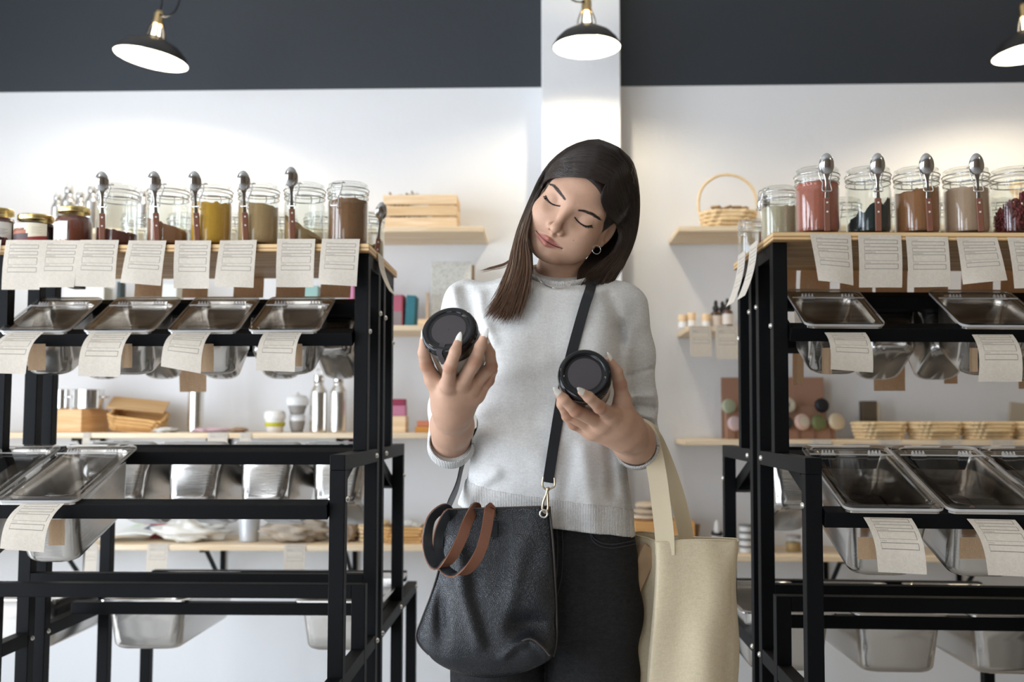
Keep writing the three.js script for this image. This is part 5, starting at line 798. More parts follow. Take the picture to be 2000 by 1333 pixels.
const creases = [cr([[903, 560], [918, 610], [940, 660]], -0.006, 12), cr([[935, 575], [938, 620], [962, 668]], 0.005, 14), cr([[880, 560], [890, 610], [912, 650]], 0.005, 12), cr([[935, 680], [985, 640], [1030, 620]], -0.0035, 18), cr([[930, 760], [990, 725], [1060, 712]], 0.003, 22), cr([[928, 830], [985, 810], [1040, 820]], -0.0035, 20), cr([[930, 890], [1000, 875], [1050, 890]], 0.0032, 22), cr([[940, 950], [1000, 940], [1060, 950]], -0.003, 20), cr([[912, 985], [935, 950], [968, 925]], 0.0045, 14), cr([[1110, 880], [1105, 960], [1100, 1030]], -0.004, 16), cr([[1140, 880], [1150, 960], [1160, 1040]], 0.005, 18), cr([[1190, 850], [1194, 910], [1198, 965]], -0.005, 12), cr([[1215, 640], [1208, 720], [1196, 800]], -0.006, 16), cr([[1180, 600], [1172, 680], [1165, 760]], 0.003, 22), cr([[1190, 575], [1205, 610], [1216, 660]], -0.004, 14), cr([[1232, 732], [1258, 724], [1285, 716]], -0.0022, 5), cr([[1222, 782], [1250, 772], [1285, 772]], 0.0055, 7), cr([[1226, 798], [1255, 792], [1288, 796]], -0.006, 6), cr([[1228, 808], [1255, 808], [1286, 816]], 0.0055, 7), cr([[1234, 822], [1258, 824], [1284, 834]], -0.006, 6), cr([[1238, 834], [1258, 838], [1280, 848]], 0.005, 7), cr([[845, 800], [865, 792]], 0.004, 7), cr([[843, 825], [862, 815]], -0.004, 6)];
const hemPts = [[860, 985], [890, 992], [960, 1012], [1080, 1029], [1185, 1043], [1192, 1044], [1240, 1056], [1280, 1062]].map(([a, b]) => { const p = Q(a, b, 1.82); return [p.x, p.y]; });
const hemY = x => { for (let i = 0; i + 1 < hemPts.length; i++) if (x <= hemPts[i + 1][0]) return lerp(hemPts[i][1], hemPts[i + 1][1], clamp((x - hemPts[i][0]) / (hemPts[i + 1][0] - hemPts[i][0]), 0, 1)); return hemPts.at(-1)[1]; };
const cuffDir = { r: [Q(880, 869, 1.842), Q(884, 830, 1.785).sub(Q(880, 868, 1.865)).normalize()], l: [Q(1243, 872, 1.845), Q(1236, 864, 1.790).sub(Q(1246, 874, 1.865)).normalize()] };
function torsoF(x, y, z) { let d = slices(rows, x, y, z, 2.25); d = smin(d, chestL(x, y, z), 0.045); d = smin(d, chestR(x, y, z), 0.045); return d; }
const neckCut = (() => { const a = Q(1034, 537, 1.910), b = Q(1150, 546, 1.910), f = Q(1090, 560, 1.850), n = new THREE.Vector3().crossVectors(b.clone().sub(a), f.clone().sub(a)).normalize(); if (n.y < 0) n.negate(); return [n, a]; })();
function sweaterBase(x, y, z) {
  let d = torsoF(x, y, z), r = 1e9, l = 1e9; const cut = (s, k) => { const [p, n] = cuffDir[k]; return smax(s, (x - p.x) * n.x + (y - p.y) * n.y + (z - p.z) * n.z, 0.004); };
  sleeveR.forEach((s, i, a) => { let q = s(x, y, z); if (i === a.length - 1) q = cut(q, 'r'); r = smin(r, q, 0.02); }); sleeveL.forEach((s, i, a) => { let q = s(x, y, z); if (i === a.length - 1) q = cut(q, 'l'); l = smin(l, q, 0.02); });
  const low = lerp(0.005, 0.03, sstep(1.16, 1.30, y));
  return smin(smin(d, r, low), l, low);
}
function sweaterF(x, y, z) {
  let d = sweaterBase(x, y, z);
  if (d < 0.03 && d > -0.03) { let f = 0; if (z > -1.93) for (const c of creases) { const q = polyDist(c.pts, x, y); if (q < c.w * 6) f += c.amp * Math.exp(-q / c.w); } f += 0.0035 * (vnoise(x * 14 + 40, y * 9 + 40, 999, 999, 21) - 0.5) + 0.002 * (vnoise(x * 34 + 40, y * 26 + z * 20 + 40, 999, 999, 22) - 0.5); d -= f; }
  d = smax(d, hemY(x) - y, 0.003);
  d = smax(d, (x - neckCut[1].x) * neckCut[0].x + (y - neckCut[1].y) * neckCut[0].y + (z - neckCut[1].z) * neckCut[0].z - 0.002, 0.004);
  return d;
}
const knitTex = tex(256, 256, (u, v) => { const a = Math.abs(Math.sin(u * Math.PI * 64)), b = Math.sin((v * 64 + a * 0.5) * Math.PI * 2) * 0.5 + 0.5; return 0.5 * a + 0.35 * b + 0.15 * vnoise(u * 60, v * 60, 60, 60, 33); }, false);
const knitCol = tex(256, 256, (u, v) => { const n = 0.05 * (vnoise(u * 110, v * 70, 110, 70, 34) - 0.5) + 0.04 * (vnoise(u * 30, v * 90, 30, 90, 35) - 0.5); return [0.802 + n, 0.797 + n, 0.785 + n]; });
const ribTex = tex(64, 16, (u, v) => Math.abs(Math.sin(u * Math.PI * 8)), false);
const sweaterMat = PH('#fff', { map: rep(knitCol, 7, 7), roughness: 0.92, sheen: 0.25, sheenRoughness: 0.6, bumpMap: rep(knitTex, 11, 11), bumpScale: 0.0004 });
const ribMat = PH('#fff', { map: rep(knitCol, 7, 7), roughness: 0.92, bumpMap: rep(ribTex, 44, 1), bumpScale: 0.0013 });
const swLo = [Q(835, 900, 1.9).x - 0.02, Q(1000, 1075, 1.9).y, -2.06], swHi = [Q(1290, 900, 1.9).x + 0.02, Q(1000, 500, 1.9).y, -1.75];
{
  const g = meshSDF(sweaterF, swLo, swHi, 0.0040, 1.5); wpart('sweater', g, sweaterMat);
  // ribbed hem: a band a little proud of the sweater
  const hemF = (x, y, z) => smax(sweaterF(x, y, z) - 0.0012, y - hemY(x) - 0.050, 0.002);
  wpart('ribbed_hem', meshSDF(hemF, [swLo[0], swLo[1], swLo[2]], [swHi[0], Q(1000, 925, 1.9).y, swHi[2]], 0.0040, 1.5), ribMat);
}
// cuffs and collar as ribbed rings
function ringBand(c, n, R, w, th, name, squash = 1, ref = V(1, 0, 0)) {
  const z = n.clone().normalize(), x = ref.clone().addScaledVector(z, -ref.dot(z)).normalize(), y = new THREE.Vector3().crossVectors(z, x), N = 96, ring = (r, h) => { const o = []; for (let i = 0; i < N; i++) { const a = i / N * 6.2832, q = c.clone().addScaledVector(x, r * Math.cos(a)).addScaledVector(y, r * squash * Math.sin(a)).addScaledVector(z, h); o.push([q.x, q.y, q.z]); } return o; };
  const prof = [[R - th, -w / 2], [R, -w / 2], [R + th * 0.5, -w * 0.3], [R + th * 0.5, w * 0.3], [R, w / 2 - 0.001], [R - th * 0.6, w / 2], [R - th, w / 2 - 0.002], [R - th, -w / 2]];
  const g = loft(prof.map(([r, h]) => ring(r, h)), false, false); const uv = g.attributes.uv; for (let i = 0; i < uv.count; i++) uv.setXY(i, uv.getX(i) * R * 6.28, uv.getY(i) * 0.05); return wpart(name, g, ribMat);
}
ringBand(cuffDir.r[0].clone().addScaledVector(cuffDir.r[1], -0.002), cuffDir.r[1], 0.0400, 0.030, 0.0035, 'cuff'); ringBand(cuffDir.l[0].clone().addScaledVector(cuffDir.l[1], -0.002), cuffDir.l[1], 0.0400, 0.030, 0.0035, 'cuff');
{
  const P4 = [[1090, 556, 1.852], [1060, 551, 1.862], [1036, 539, 1.895], [1034, 527, 1.935], [1060, 521, 1.972], [1090, 520, 1.982], [1122, 524, 1.972], [1148, 535, 1.935], [1149, 546, 1.897], [1122, 554, 1.864]].map(a => Q(...a));
  const curve = new THREE.CatmullRomCurve3(P4, true), g = new THREE.TubeGeometry(curve, 96, 0.0062, 10, true), uv = g.attributes.uv; for (let i = 0; i < uv.count; i++) uv.setXY(i, uv.getX(i) * 0.40, uv.getY(i) * 0.02); wpart('collar', g, ribMat);
  wpart('necklace', tube([[1048, 541], [1060, 554], [1082, 563], [1102, 562], [1124, 549]].map(([a, b]) => { const d = raymarch(sweaterF, a, b) ?? 1.85; return Q(a, b, Math.min(d, 1.85) - 0.006); }), 0.0009, 40, 6), M.wire);
  wpart('earring', new THREE.TorusGeometry(0.0080, 0.0008, 8, 32).rotateY(0.25).translate(...Q(1165, 488, 1.872).toArray()), M.steelShiny);
}
// --- jeans and shoes
const hipRows = [[1000, 905, 1232, 0.100], [1050, 900, 1240, 0.106], [1110, 896, 1246, 0.110], [1180, 893, 1248, 0.110], [1250, 892, 1246, 0.102], [1285, 892, 1244, 0.095]].map(([py, a, b, rz]) => { const A = Q(a, py, 1.905), B = Q(b, py, 1.905); return [A.y, (A.x + B.x) / 2, (B.x - A.x) / 2, -1.905, rz]; });
const yTop = Q(1000, 1000, 1.905).y, yCrotch = Q(1000, 1245, 1.905).y;
const legs = [[972, -1], [1157, 1]].map(([px, s]) => { const a = Q(px + s * 2, 1180, 1.905), b = Q(px, 1333, 1.905), k = V(b.x - s * 0.006, 0.46, -1.90), f = V(b.x - s * 0.012, 0.085, -1.925); return [cone2(a, 0.090, b, 0.0785), cone2(b, 0.0785, k, 0.060), cone2(k, 0.060, f, 0.044)]; });
function jeansF(x, y, z) {
  let d = smax(slices(hipRows, x, y, z, 2.3), yCrotch - y, 0.03); d = smax(d, y - yTop, 0.004);
  for (const L of legs) { let c = smin(smin(L[0](x, y, z), L[1](x, y, z), 0.03), L[2](x, y, z), 0.03); d = smin(d, c, 0.008); }
  if (Math.abs(d) < 0.02) d -= 0.003 * (vnoise(x * 22 + 50, y * 30 + 50, 999, 999, 44) - 0.5) * sstep(0.2, 0.9, y) + 0.002 * Math.sin(y * 60 + x * 40 + z * 30) * sstep(0.12, 0.0, Math.abs(y - yCrotch));
  return smax(d, 0.10 - y, 0.004);
}
const denimCol = tex(256, 256, (u, v) => { const tw = Math.sin((u * 64 + v * 64) * Math.PI * 2) * 0.012, n = 0.03 * (vnoise(u * 20, v * 50, 20, 50, 52) - 0.5) + 0.05 * (vnoise(u * 120, v * 120, 120, 120, 53) - 0.5); return [0.142 + n + tw, 0.14 + n + tw, 0.142 + n + tw]; });
const denim = PH('#fff', { map: rep(denimCol, 7, 7), roughness: 0.9, bumpMap: rep(fineNoise, 14, 14), bumpScale: 0.0006, specularIntensity: 0.3 });
{
  const g = meshSDF(jeansF, [Q(885, 1333, 1.9).x - 0.02, 0.07, -2.04], [Q(1255, 1333, 1.9).x + 0.02, yTop + 0.02, -1.77], 0.0050, 1.6); wpart('jeans', g, denim);
  const onJ = (pts, off = 0.0006) => pts.map(([a, b]) => Q(a, b, (raymarch(jeansF, a, b) ?? 1.8) - off)), thread = S('#2b2b2e', { roughness: 0.9 });
  for (const k of [0, 1]) wpart('pocket_seam', tube(onJ([[1152, 1036 + k * 7], [1158, 1050 + k * 7], [1172, 1060 + k * 7], [1195, 1064 + k * 7], [1222, 1060 + k * 7], [1240, 1056 + k * 7]]), 0.0013, 40, 6), thread);
  for (const x of [1088, 1098]) wpart('fly_seam', tube(onJ([[x, 1036], [x + 1, 1080], [x - 2, 1130], [x - 12, 1170]]), 0.0011, 30, 6), thread);
  for (const L of [0, 1]) { const b = Q(L ? 1157 : 972, 1333, 1.905), r = []; for (const [z, w, h] of [[-1.995, 0.018, 0.05], [-1.98, 0.036, 0.085], [-1.93, 0.042, 0.10], [-1.88, 0.044, 0.085], [-1.82, 0.046, 0.06], [-1.775, 0.040, 0.048], [-1.755, 0.020, 0.035]]) { const o = []; for (let k = 0; k < 20; k++) { const a = k / 20 * 6.2832; o.push([b.x + (L ? -0.012 : 0.012) + Math.cos(a) * w, Math.max(0.001, h / 2 + Math.sin(a) * h / 2), z]); } r.push(o.reverse()); } wpart('shoe', loft(r, true, true, 0.9), S('#d8d6d0', { roughness: 0.6 })); }
}
// ---------------------------------------------------------------- hair, brows, lashes
const hairCap = ell(0, 0.029, -0.013, 0.0805, 0.0950, 0.1000), faceCut = ell(0, -0.034, 0.122, 0.118, 0.112, 0.100);
function capF(x, y, z) { let d = hairCap(x, y, z); d = smax(d, -faceCut(x, y, z), 0.012); d = smax(d, -0.055 - y + 0.25 * Math.max(0, z), 0.02); const e = ear(x, y, z); return smax(d, -(e - 0.004), 0.006); }
const hairMat = PH('#fff', { vertexColors: true, roughness: 0.31, specularIntensity: 0.8, sheen: 0.1 });
const HC = [0.020, 0.0125, 0.009], HT = [0.150, 0.078, 0.042];
const capWorld = (x, y, z) => { const p = V(x, y, z).applyMatrix4(HINV); return hairCap(p.x, p.y, p.z) * 0.955; };
const onCap = (px, py, lift) => { const d = raymarch(capWorld, px, py, 1.6, 2.1); return d === null ? null : d - lift; };
// guide curves: [px, py, depth or null = lies on the head]
const curtainA = [
  [[1182, 360], [1150, 349], [1112, 345], [1078, 349], [1058, 367], [1045, 396, 1.862], [1033, 435, 1.850], [1027, 465, 1.846], [1029, 497, 1.838], [1029, 535, 1.822], [1019, 580, 1.800], [1002, 634, 1.786]],
  [[1190, 352], [1152, 334], [1110, 330], [1072, 345], [1052, 374], [1038, 405, 1.872], [1026, 440, 1.858], [1018, 474, 1.852], [1018, 510, 1.840], [1013, 550, 1.818], [1002, 592, 1.800], [984, 632, 1.788]],
  [[1204, 333], [1158, 309], [1108, 313], [1070, 337], [1048, 372], [1032, 410, 1.885], [1018, 448, 1.868], [1009, 484, 1.860], [1007, 520, 1.846], [999, 560, 1.824], [987, 595, 1.806], [968, 624, 1.794]],
  [[1212, 308], [1162, 286], [1112, 296], [1074, 324], [1050, 360], [1031, 402, 1.90], [1013, 448, 1.882], [1003, 488, 1.872], [999, 522, 1.858], [989, 560, 1.834], [976, 592, 1.816], [958, 618, 1.802]],
  [[1208, 288], [1166, 273, 1.93], [1120, 284, 1.93], [1081, 312, 1.925], [1055, 348, 1.92], [1035, 395, 1.915], [1014, 445, 1.905], [1003, 488, 1.895], [1000, 522, 1.88], [992, 558, 1.855], [982, 590, 1.83], [966, 612, 1.812]],
];
const curtainB = [
  [[1180, 366], [1174, 386], [1179, 405], [1190, 422], [1204, 437], [1212, 458, 1.905], [1201, 488, 1.912], [1178, 512, 1.908], [1156, 535, 1.900], [1143, 560, 1.874], [1141, 584, 1.852]],
  [[1188, 354], [1188, 384], [1198, 412], [1212, 434], [1219, 460, 1.915], [1211, 490, 1.916], [1188, 516, 1.912], [1164, 540, 1.902], [1150, 564, 1.874], [1149, 588, 1.852]],
  [[1203, 334], [1213, 368], [1222, 405], [1229, 440, 1.925], [1226, 474, 1.924], [1210, 506, 1.918], [1186, 533, 1.910], [1166, 560, 1.888], [1158, 586, 1.858]],
  [[1212, 308], [1230, 342], [1240, 384, 1.93], [1242, 428, 1.935], [1234, 470, 1.932], [1216, 508, 1.925], [1192, 538, 1.912], [1172, 562, 1.892], [1166, 580, 1.874]],
  [[1208, 288], [1235, 318, 1.945], [1246, 366, 1.95], [1247, 418, 1.95], [1239, 466, 1.945], [1222, 507, 1.935], [1198, 540, 1.920], [1180, 562, 1.898], [1174, 582, 1.878]],
];
const curtainC = [   // hair falling behind the jaw and ear
  [[1172, 440, 1.962], [1164, 480, 1.955], [1146, 508, 1.935], [1133, 528, 1.905], [1132, 552, 1.880], [1140, 574, 1.868]], [[1194, 436, 1.965], [1188, 478, 1.958], [1164, 508, 1.940], [1147, 530, 1.910], [1144, 556, 1.884], [1150, 578, 1.868]], [[1222, 432, 1.965], [1212, 478, 1.955], [1186, 510, 1.938], [1164, 534, 1.912], [1158, 558, 1.888], [1160, 580, 1.870]],
];
const curtainD = [   // hair behind her cheek, over the shoulder
  [[1040, 440, 1.945], [1038, 490, 1.935], [1038, 525, 1.905], [1034, 555, 1.860], [1030, 580, 1.832]], [[1012, 446, 1.945], [1010, 495, 1.930], [1010, 530, 1.90], [1008, 558, 1.858], [1004, 590, 1.828]],
];
const wisp = [[[1003, 500, 1.88], [988, 512, 1.878], [965, 520, 1.875], [940, 528, 1.872]], [[1002, 512, 1.875], [985, 522, 1.872], [960, 527, 1.870], [936, 531, 1.866]]];
function resample(guides, lift, n) { return guides.map(g => { const pts = g.map(([a, b, d]) => Q(a, b, d ?? (onCap(a, b, lift) ?? 1.9))); return new THREE.CatmullRomCurve3(pts).getPoints(n); }); }
function strandGeo(pts, r0, cols) {         // four-sided tapered strand
  const pos = [], nor = [], col = [], idx = [], n = pts.length; let N = V(0, 0, 1);
  for (let i = 0; i < n; i++) {
    const t = pts[Math.min(i + 1, n - 1)].clone().sub(pts[Math.max(i - 1, 0)]).normalize(); N.addScaledVector(t, -N.dot(t)).normalize(); const Bn = new THREE.Vector3().crossVectors(t, N), f = i / (n - 1), r = r0 * Math.min(1, 0.35 + f * 6) * (f > 0.75 ? lerp(1, 0.18, (f - 0.75) / 0.25) : 1);
    for (let k = 0; k < 4; k++) { const a = k * Math.PI / 2 + 0.785, d = N.clone().multiplyScalar(Math.cos(a)).addScaledVector(Bn, Math.sin(a)); pos.push(pts[i].x + d.x * r, pts[i].y + d.y * r, pts[i].z + d.z * r); nor.push(d.x, d.y, d.z); col.push(...cols(f)); }
    if (i) for (let k = 0; k < 4; k++) { const a = (i - 1) * 4 + k, b = (i - 1) * 4 + (k + 1) % 4; idx.push(a, b, b + 4, a, b + 4, a + 4); }
  }
  return { pos, nor, col, idx };
}
function strandMesh(list) { const pos = [], nor = [], col = [], idx = []; for (const s of list) { const o = pos.length / 3; for (const v of s.pos) pos.push(v); for (const v of s.nor) nor.push(v); for (const v of s.col) col.push(v); for (const i of s.idx) idx.push(i + o); } const g = new THREE.BufferGeometry(); g.setAttribute('position', new THREE.Float32BufferAttribute(pos, 3)); g.setAttribute('normal', new THREE.Float32BufferAttribute(nor, 3)); g.setAttribute('color', new THREE.Float32BufferAttribute(col, 3)); g.setIndex(idx); return g; }
function lift(p, h) { for (let k = 0; k < 2; k++) { const s = capWorld(p.x, p.y, p.z); if (s >= h) return; const e = 0.002, g = V(capWorld(p.x + e, p.y, p.z) - s, capWorld(p.x, p.y + e, p.z) - s, capWorld(p.x, p.y, p.z + e) - s).normalize(); p.addScaledVector(g, h - s); } }
function strands(guides, count, spread, r, tipMix, jitterEnd = 0.022, NP = 26, tipStart = 0.35) {
  const G = resample(guides, 0.0065, NP), out = [];
  for (let k = 0; k < count; k++) {
    const s = rnd() * (G.length - 1), i = Math.min(Math.floor(s), G.length - 2), f = s - i, jx = rr(-1, 1), jy = rr(-1, 1), jz = rr(-1, 1), cut = rr(0.88, 1.0), ph = rr(0, 6.28), tone = rr(0.75, 1.35), warm = rr(0.4, 1.25) * tipMix;
    const pts = []; for (let q = 0; q <= NP; q++) { const t = q / NP * cut * NP, a = Math.min(Math.floor(t), NP - 1), w = t - a, u = q / NP; const p = G[i][a].clone().lerp(G[i][a + 1], w).lerp(G[i + 1][a].clone().lerp(G[i + 1][a + 1], w), f); const e = spread * (0.25 + 0.75 * u) + jitterEnd * Math.max(0, u - 0.7) * 2; p.x += jx * e + 0.0012 * Math.sin(u * 9 + ph) * u; p.y += jy * e * 0.4; p.z += jz * e; lift(p, 0.0032 + 0.0025 * Math.abs(jz)); pts.push(p); }
    out.push(strandGeo(pts, r * rr(0.7, 1.3), u => { const m = sstep(tipStart, 1.0, u) * warm; return HC.map((c, q) => lerp(c * tone, HT[q], clamp(m, 0, 1))); }));
  }
  return out;
}
{
  const g = meshSDF(capF, [-0.1, -0.09, -0.125], [0.1, 0.135, 0.11], 0.003, 1.8); tint(g, () => HC.map(c => c * 0.9)); g.applyMatrix4(HEAD); const hair = wpart('hair', g, hairMat);
  // closed lengths under the strands
  const sheetOf = (guides, th, off, name) => { const G = resample(guides, -0.004, 24), c = new THREE.CatmullRomCurve3(), S2 = sheet((u, v) => { const s = u * (G.length - 1), i = Math.min(Math.floor(s), G.length - 2), f = s - i, q = Math.round(v * 24); const p = G[i][q].clone().lerp(G[i + 1][q], f); p.z -= off; return p; }, (guides.length - 1) * 4, 24, th); const P = S2.attributes.position; tint(S2, () => HC); part(name, inPerson(S2), hairMat, hair).name = name; };
  sheetOf(curtainA.map(g => g.map((p, i, a) => i > a.length - 3 ? [p[0] + (1000 - p[0]) * 0.35, p[1] - 18, p[2]] : p)), 0.007, 0.006, 'hair_length'); sheetOf(curtainB, 0.007, 0.006, 'hair_length'); sheetOf(curtainC, 0.008, 0.004, 'hair_length'); sheetOf(curtainD, 0.006, 0.004, 'hair_length');
  const st = strandMesh([...strands(curtainA, 2300, 0.0035, 0.00075, 1.0), ...strands(curtainB, 1700, 0.0035, 0.00075, 0.3), ...strands(curtainC, 500, 0.004, 0.00075, 0.25, 0.006, 14), ...strands(curtainD, 350, 0.004, 0.00075, 0.7, 0.008, 14), ...strands(wisp, 26, 0.0022, 0.00035, 1.2, 0.004, 12, -2)]);
  part('hair_strands', inPerson(st), hairMat, hair).userData.kind = 'stuff';
  // brows
  const bs = [];
  for (const l of browSpine) for (let k = 0; k < 200; k++) {
    const s = rnd() * 3.999, i = Math.floor(s), f = s - i, c = l[i].p.clone().lerp(l[i + 1].p, f), w = lerp(l[i].w, l[i + 1].w, f), sg = Math.sign(c.x), out = l[0].p.clone().sub(l[4].p).normalize(), u = rr(-1, 1), x = c.x, y = c.y + u * w * 0.9, L = rr(0.004, 0.0065), a = lerp(-0.15, 0.75, s / 4) - u * 0.25;
    const pts = []; for (let q = 0; q <= 4; q++) { const X = x + sg * Math.cos(a) * L * (q / 4 - 0.4), Y = y + Math.sin(a) * L * (q / 4 - 0.4) * 0.8; pts.push(H(X, Y, faceZ(X, Y) + 0.00015)); } bs.push(strandGeo(pts, 0.00024, () => [0.022, 0.014, 0.010]));
  }
  for (const k of [0, 1]) wpart('eyebrow', strandMesh(bs.slice(k * 200, k * 200 + 200)), hairMat).userData.kind = 'stuff';
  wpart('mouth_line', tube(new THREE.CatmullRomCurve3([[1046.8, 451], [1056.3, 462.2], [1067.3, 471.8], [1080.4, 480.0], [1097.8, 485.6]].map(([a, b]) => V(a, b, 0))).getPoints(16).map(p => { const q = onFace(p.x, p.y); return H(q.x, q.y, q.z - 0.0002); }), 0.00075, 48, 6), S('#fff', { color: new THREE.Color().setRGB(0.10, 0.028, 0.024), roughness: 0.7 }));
  const ls = [];
  for (const [s, P5] of [[-1, [[1093.9, 402.7], [1085.4, 401.3], [1076.4, 397.3], [1069.3, 390.3], [1065.5, 382.6]]], [1, [[1122.0, 424.3], [1128.6, 432.4], [1136.6, 438.5], [1145.7, 442], [1156.5, 440.5]]]]) {
    const cv = new THREE.CatmullRomCurve3(P5.map(([a, b]) => V(a, b, 0))).getPoints(24), line = cv.map(p => onFace(p.x, p.y));
    wpart('lash_line', tube(line.map(p => H(p.x, p.y, p.z + 0.0001)), 0.0012, 40, 6), S('#120c0a', { roughness: 0.7 }));
    for (let k = 0; k < 110; k++) { const t = rr(0.08, 1), q = t * 23.9, i = Math.floor(q), c = line[i].clone().lerp(line[i + 1], q - i), L = lerp(0.0035, 0.0078, t) * rr(0.7, 1.1), dx = s * (lerp(-0.15, 0.85, t) + rr(-0.2, 0.2)); const pts = []; for (let e = 0; e <= 4; e++) { const u = e / 4; pts.push(H(c.x + dx * L * u * 0.8, c.y - L * u * 0.55 * (1 - 0.5 * u), c.z + L * u * 0.60)); } ls.push(strandGeo(pts, 0.00024, () => [0.006, 0.004, 0.003])); }
  }
  for (const k of [0, 1]) wpart('eyelashes', strandMesh(ls.slice(k * 110, k * 110 + 110)), hairMat).userData.kind = 'stuff';
}
// ---------------------------------------------------------------- the jars in her hands
const lidBlack = PH('#fff', { color: new THREE.Color().setRGB(0.0035, 0.0035, 0.004), roughness: 0.06, specularIntensity: 0.7 });
const stickerMat = S('#fff', { color: new THREE.Color().setRGB(0.048, 0.040, 0.043), roughness: 0.85, bumpMap: rep(fineNoise, 20, 20), bumpScale: 0.0002 });
function heldJar(c, n, twist, label, seal, inner, R = 0.0445) {
  const t = thing('held_jar', label, 'jar', c); const y = n.clone().normalize(), x = V(1, 0, 0).addScaledVector(y, -y.x).normalize(), z = new THREE.Vector3().crossVectors(x, y); t.quaternion.setFromRotationMatrix(new THREE.Matrix4().makeBasis(x, y, z)); t.rotateY(twist);
  // origin at the centre of the lid's top face, body below
  part('lid', lathe([[0.0005, -0.0022], [R * 0.70, -0.0022], [R * 0.76, -0.0006], [R * 0.80, 0.0004], [R * 0.90, 0.0002], [R * 0.965, -0.0022], [R * 0.99, -0.0060], [R * 0.985, -0.0100], [R * 1.005, -0.0112], [R * 1.005, -0.0138], [R * 0.97, -0.0145]], 72), lidBlack, t);
  part('sticker', lathe([[0.0005, -0.0014], [R * 0.62, -0.0014], [R * 0.625, -0.0022]], 56), stickerMat, t);
  if (seal) part('seal_strip', sheet((u, v) => { const r = R * lerp(0.58, 1.012, Math.min(1, v * 1.5)), w = (u - 0.5) * 0.0095; const yy = v < 0.66 ? lerp(-0.0012, 0.0009, clamp((v - 0.2) * 3, 0, 1)) - (v > 0.55 ? (v - 0.55) * 0.02 : 0) : lerp(-0.002, -0.034, (v - 0.66) / 0.34); return V(w, yy, r); }, 4, 24, 0.0003), stickerMat, t);
  part('glass', lathe([[R * 0.90, -0.0140], [R * 0.90, -0.0175], [R * 0.955, -0.022], [R * 0.965, -0.030], [R * 0.965, -0.088], [R * 0.93, -0.095], [R * 0.80, -0.097], [0.0005, -0.095]], 56), M.glass, t);
  part('contents', lathe([[0.0005, -0.020], [R * 0.88, -0.020], [R * 0.93, -0.028], [R * 0.93, -0.087], [R * 0.86, -0.093], [0.0005, -0.093]], 48), PH('#fff', { color: new THREE.Color().setRGB(...inner), roughness: 0.5 }), t);
  part('label', sheet((u, v) => { const a = (u - 0.5) * 4.6 + 2.1; return V(R * 0.972 * Math.sin(a), lerp(-0.032, -0.082, v), R * 0.972 * Math.cos(a)); }, 40, 2, 0.0003), S('#fff', { color: new THREE.Color().setRGB(0.52, 0.47, 0.40), roughness: 0.7 }), t);
}
heldJar(Q(876, 643, 1.585), V(-0.16, 0.50, 0.85), -0.30, 'dark-lidded glass jar with a sealing strip, raised in her hand beside the hair lock', true, [0.05, 0.035, 0.02]);
heldJar(Q(1142, 731, 1.600), V(-0.04, 0.27, 0.96), 0.2, 'dark-lidded glass jar held low in front of the bag strap', false, [0.06, 0.03, 0.02], 0.0425);

// ---------------------------------------------------------------- black leather handbag
const pebble = (() => { const pts = []; const n = 26; for (let j = 0; j < n; j++) for (let i = 0; i < n; i++) pts.push([(i + rr(0.1, 0.9)) / n, (j + rr(0.1, 0.9)) / n]); return tex(384, 384, (u, v) => { const ci = Math.floor(u * n), cj = Math.floor(v * n); let a = 9, b = 9; for (let dj = -1; dj <= 1; dj++) for (let di = -1; di <= 1; di++) { const ii = ci + di, jj = cj + dj, p = pts[((jj + n) % n) * n + (ii + n) % n], x = p[0] + Math.floor(ii / n) - u, y = (p[1] + Math.floor(jj / n) - v) * 1.0, q = Math.hypot(x * n * 1.25, y * n * 0.85); if (q < a) { b = a; a = q; } else if (q < b) b = q; } return clamp((b - a) * 1.5, 0, 1) * 0.8 + 0.2 * vnoise(u * 90, v * 90, 90, 90, 80); }, false); })();
const leather = PH('#fff', { color: new THREE.Color().setRGB(0.012, 0.0140, 0.0175), roughness: 0.30, bumpMap: rep(pebble, 13, 13), bumpScale: 0.0007, specularIntensity: 0.9 });
const leatherEdge = S('#fff', { color: new THREE.Color().setRGB(0.035, 0.026, 0.022), roughness: 0.6 });
const tan = PH('#fff', { color: new THREE.Color().setRGB(0.21, 0.075, 0.032), roughness: 0.55, bumpMap: rep(fineNoise, 10, 10), bumpScale: 0.0005 });
const plin = (pts, t) => { const s = clamp(t, 0, 1) * (pts.length - 1), i = Math.min(Math.floor(s), pts.length - 2), f = s - i; return pts[i].map((a, k) => lerp(a, pts[i + 1][k], f)); };
const spl = (pts, n = 60) => { const c = new THREE.CatmullRomCurve3(pts.map(p => V(p[0], p[1], p[2] ?? 0))); return c.getPoints(n).map(p => [p.x, p.y, p.z]); };
const bagPos = Q(955, 1310, 1.76), bag = thing('handbag', 'black pebbled leather shoulder bag with tan-lined handles at her hip', 'handbag', bagPos);
const bp = (name, g, m, parent = bag) => part(name, g.translate(-bagPos.x, -bagPos.y, -bagPos.z), m, parent);
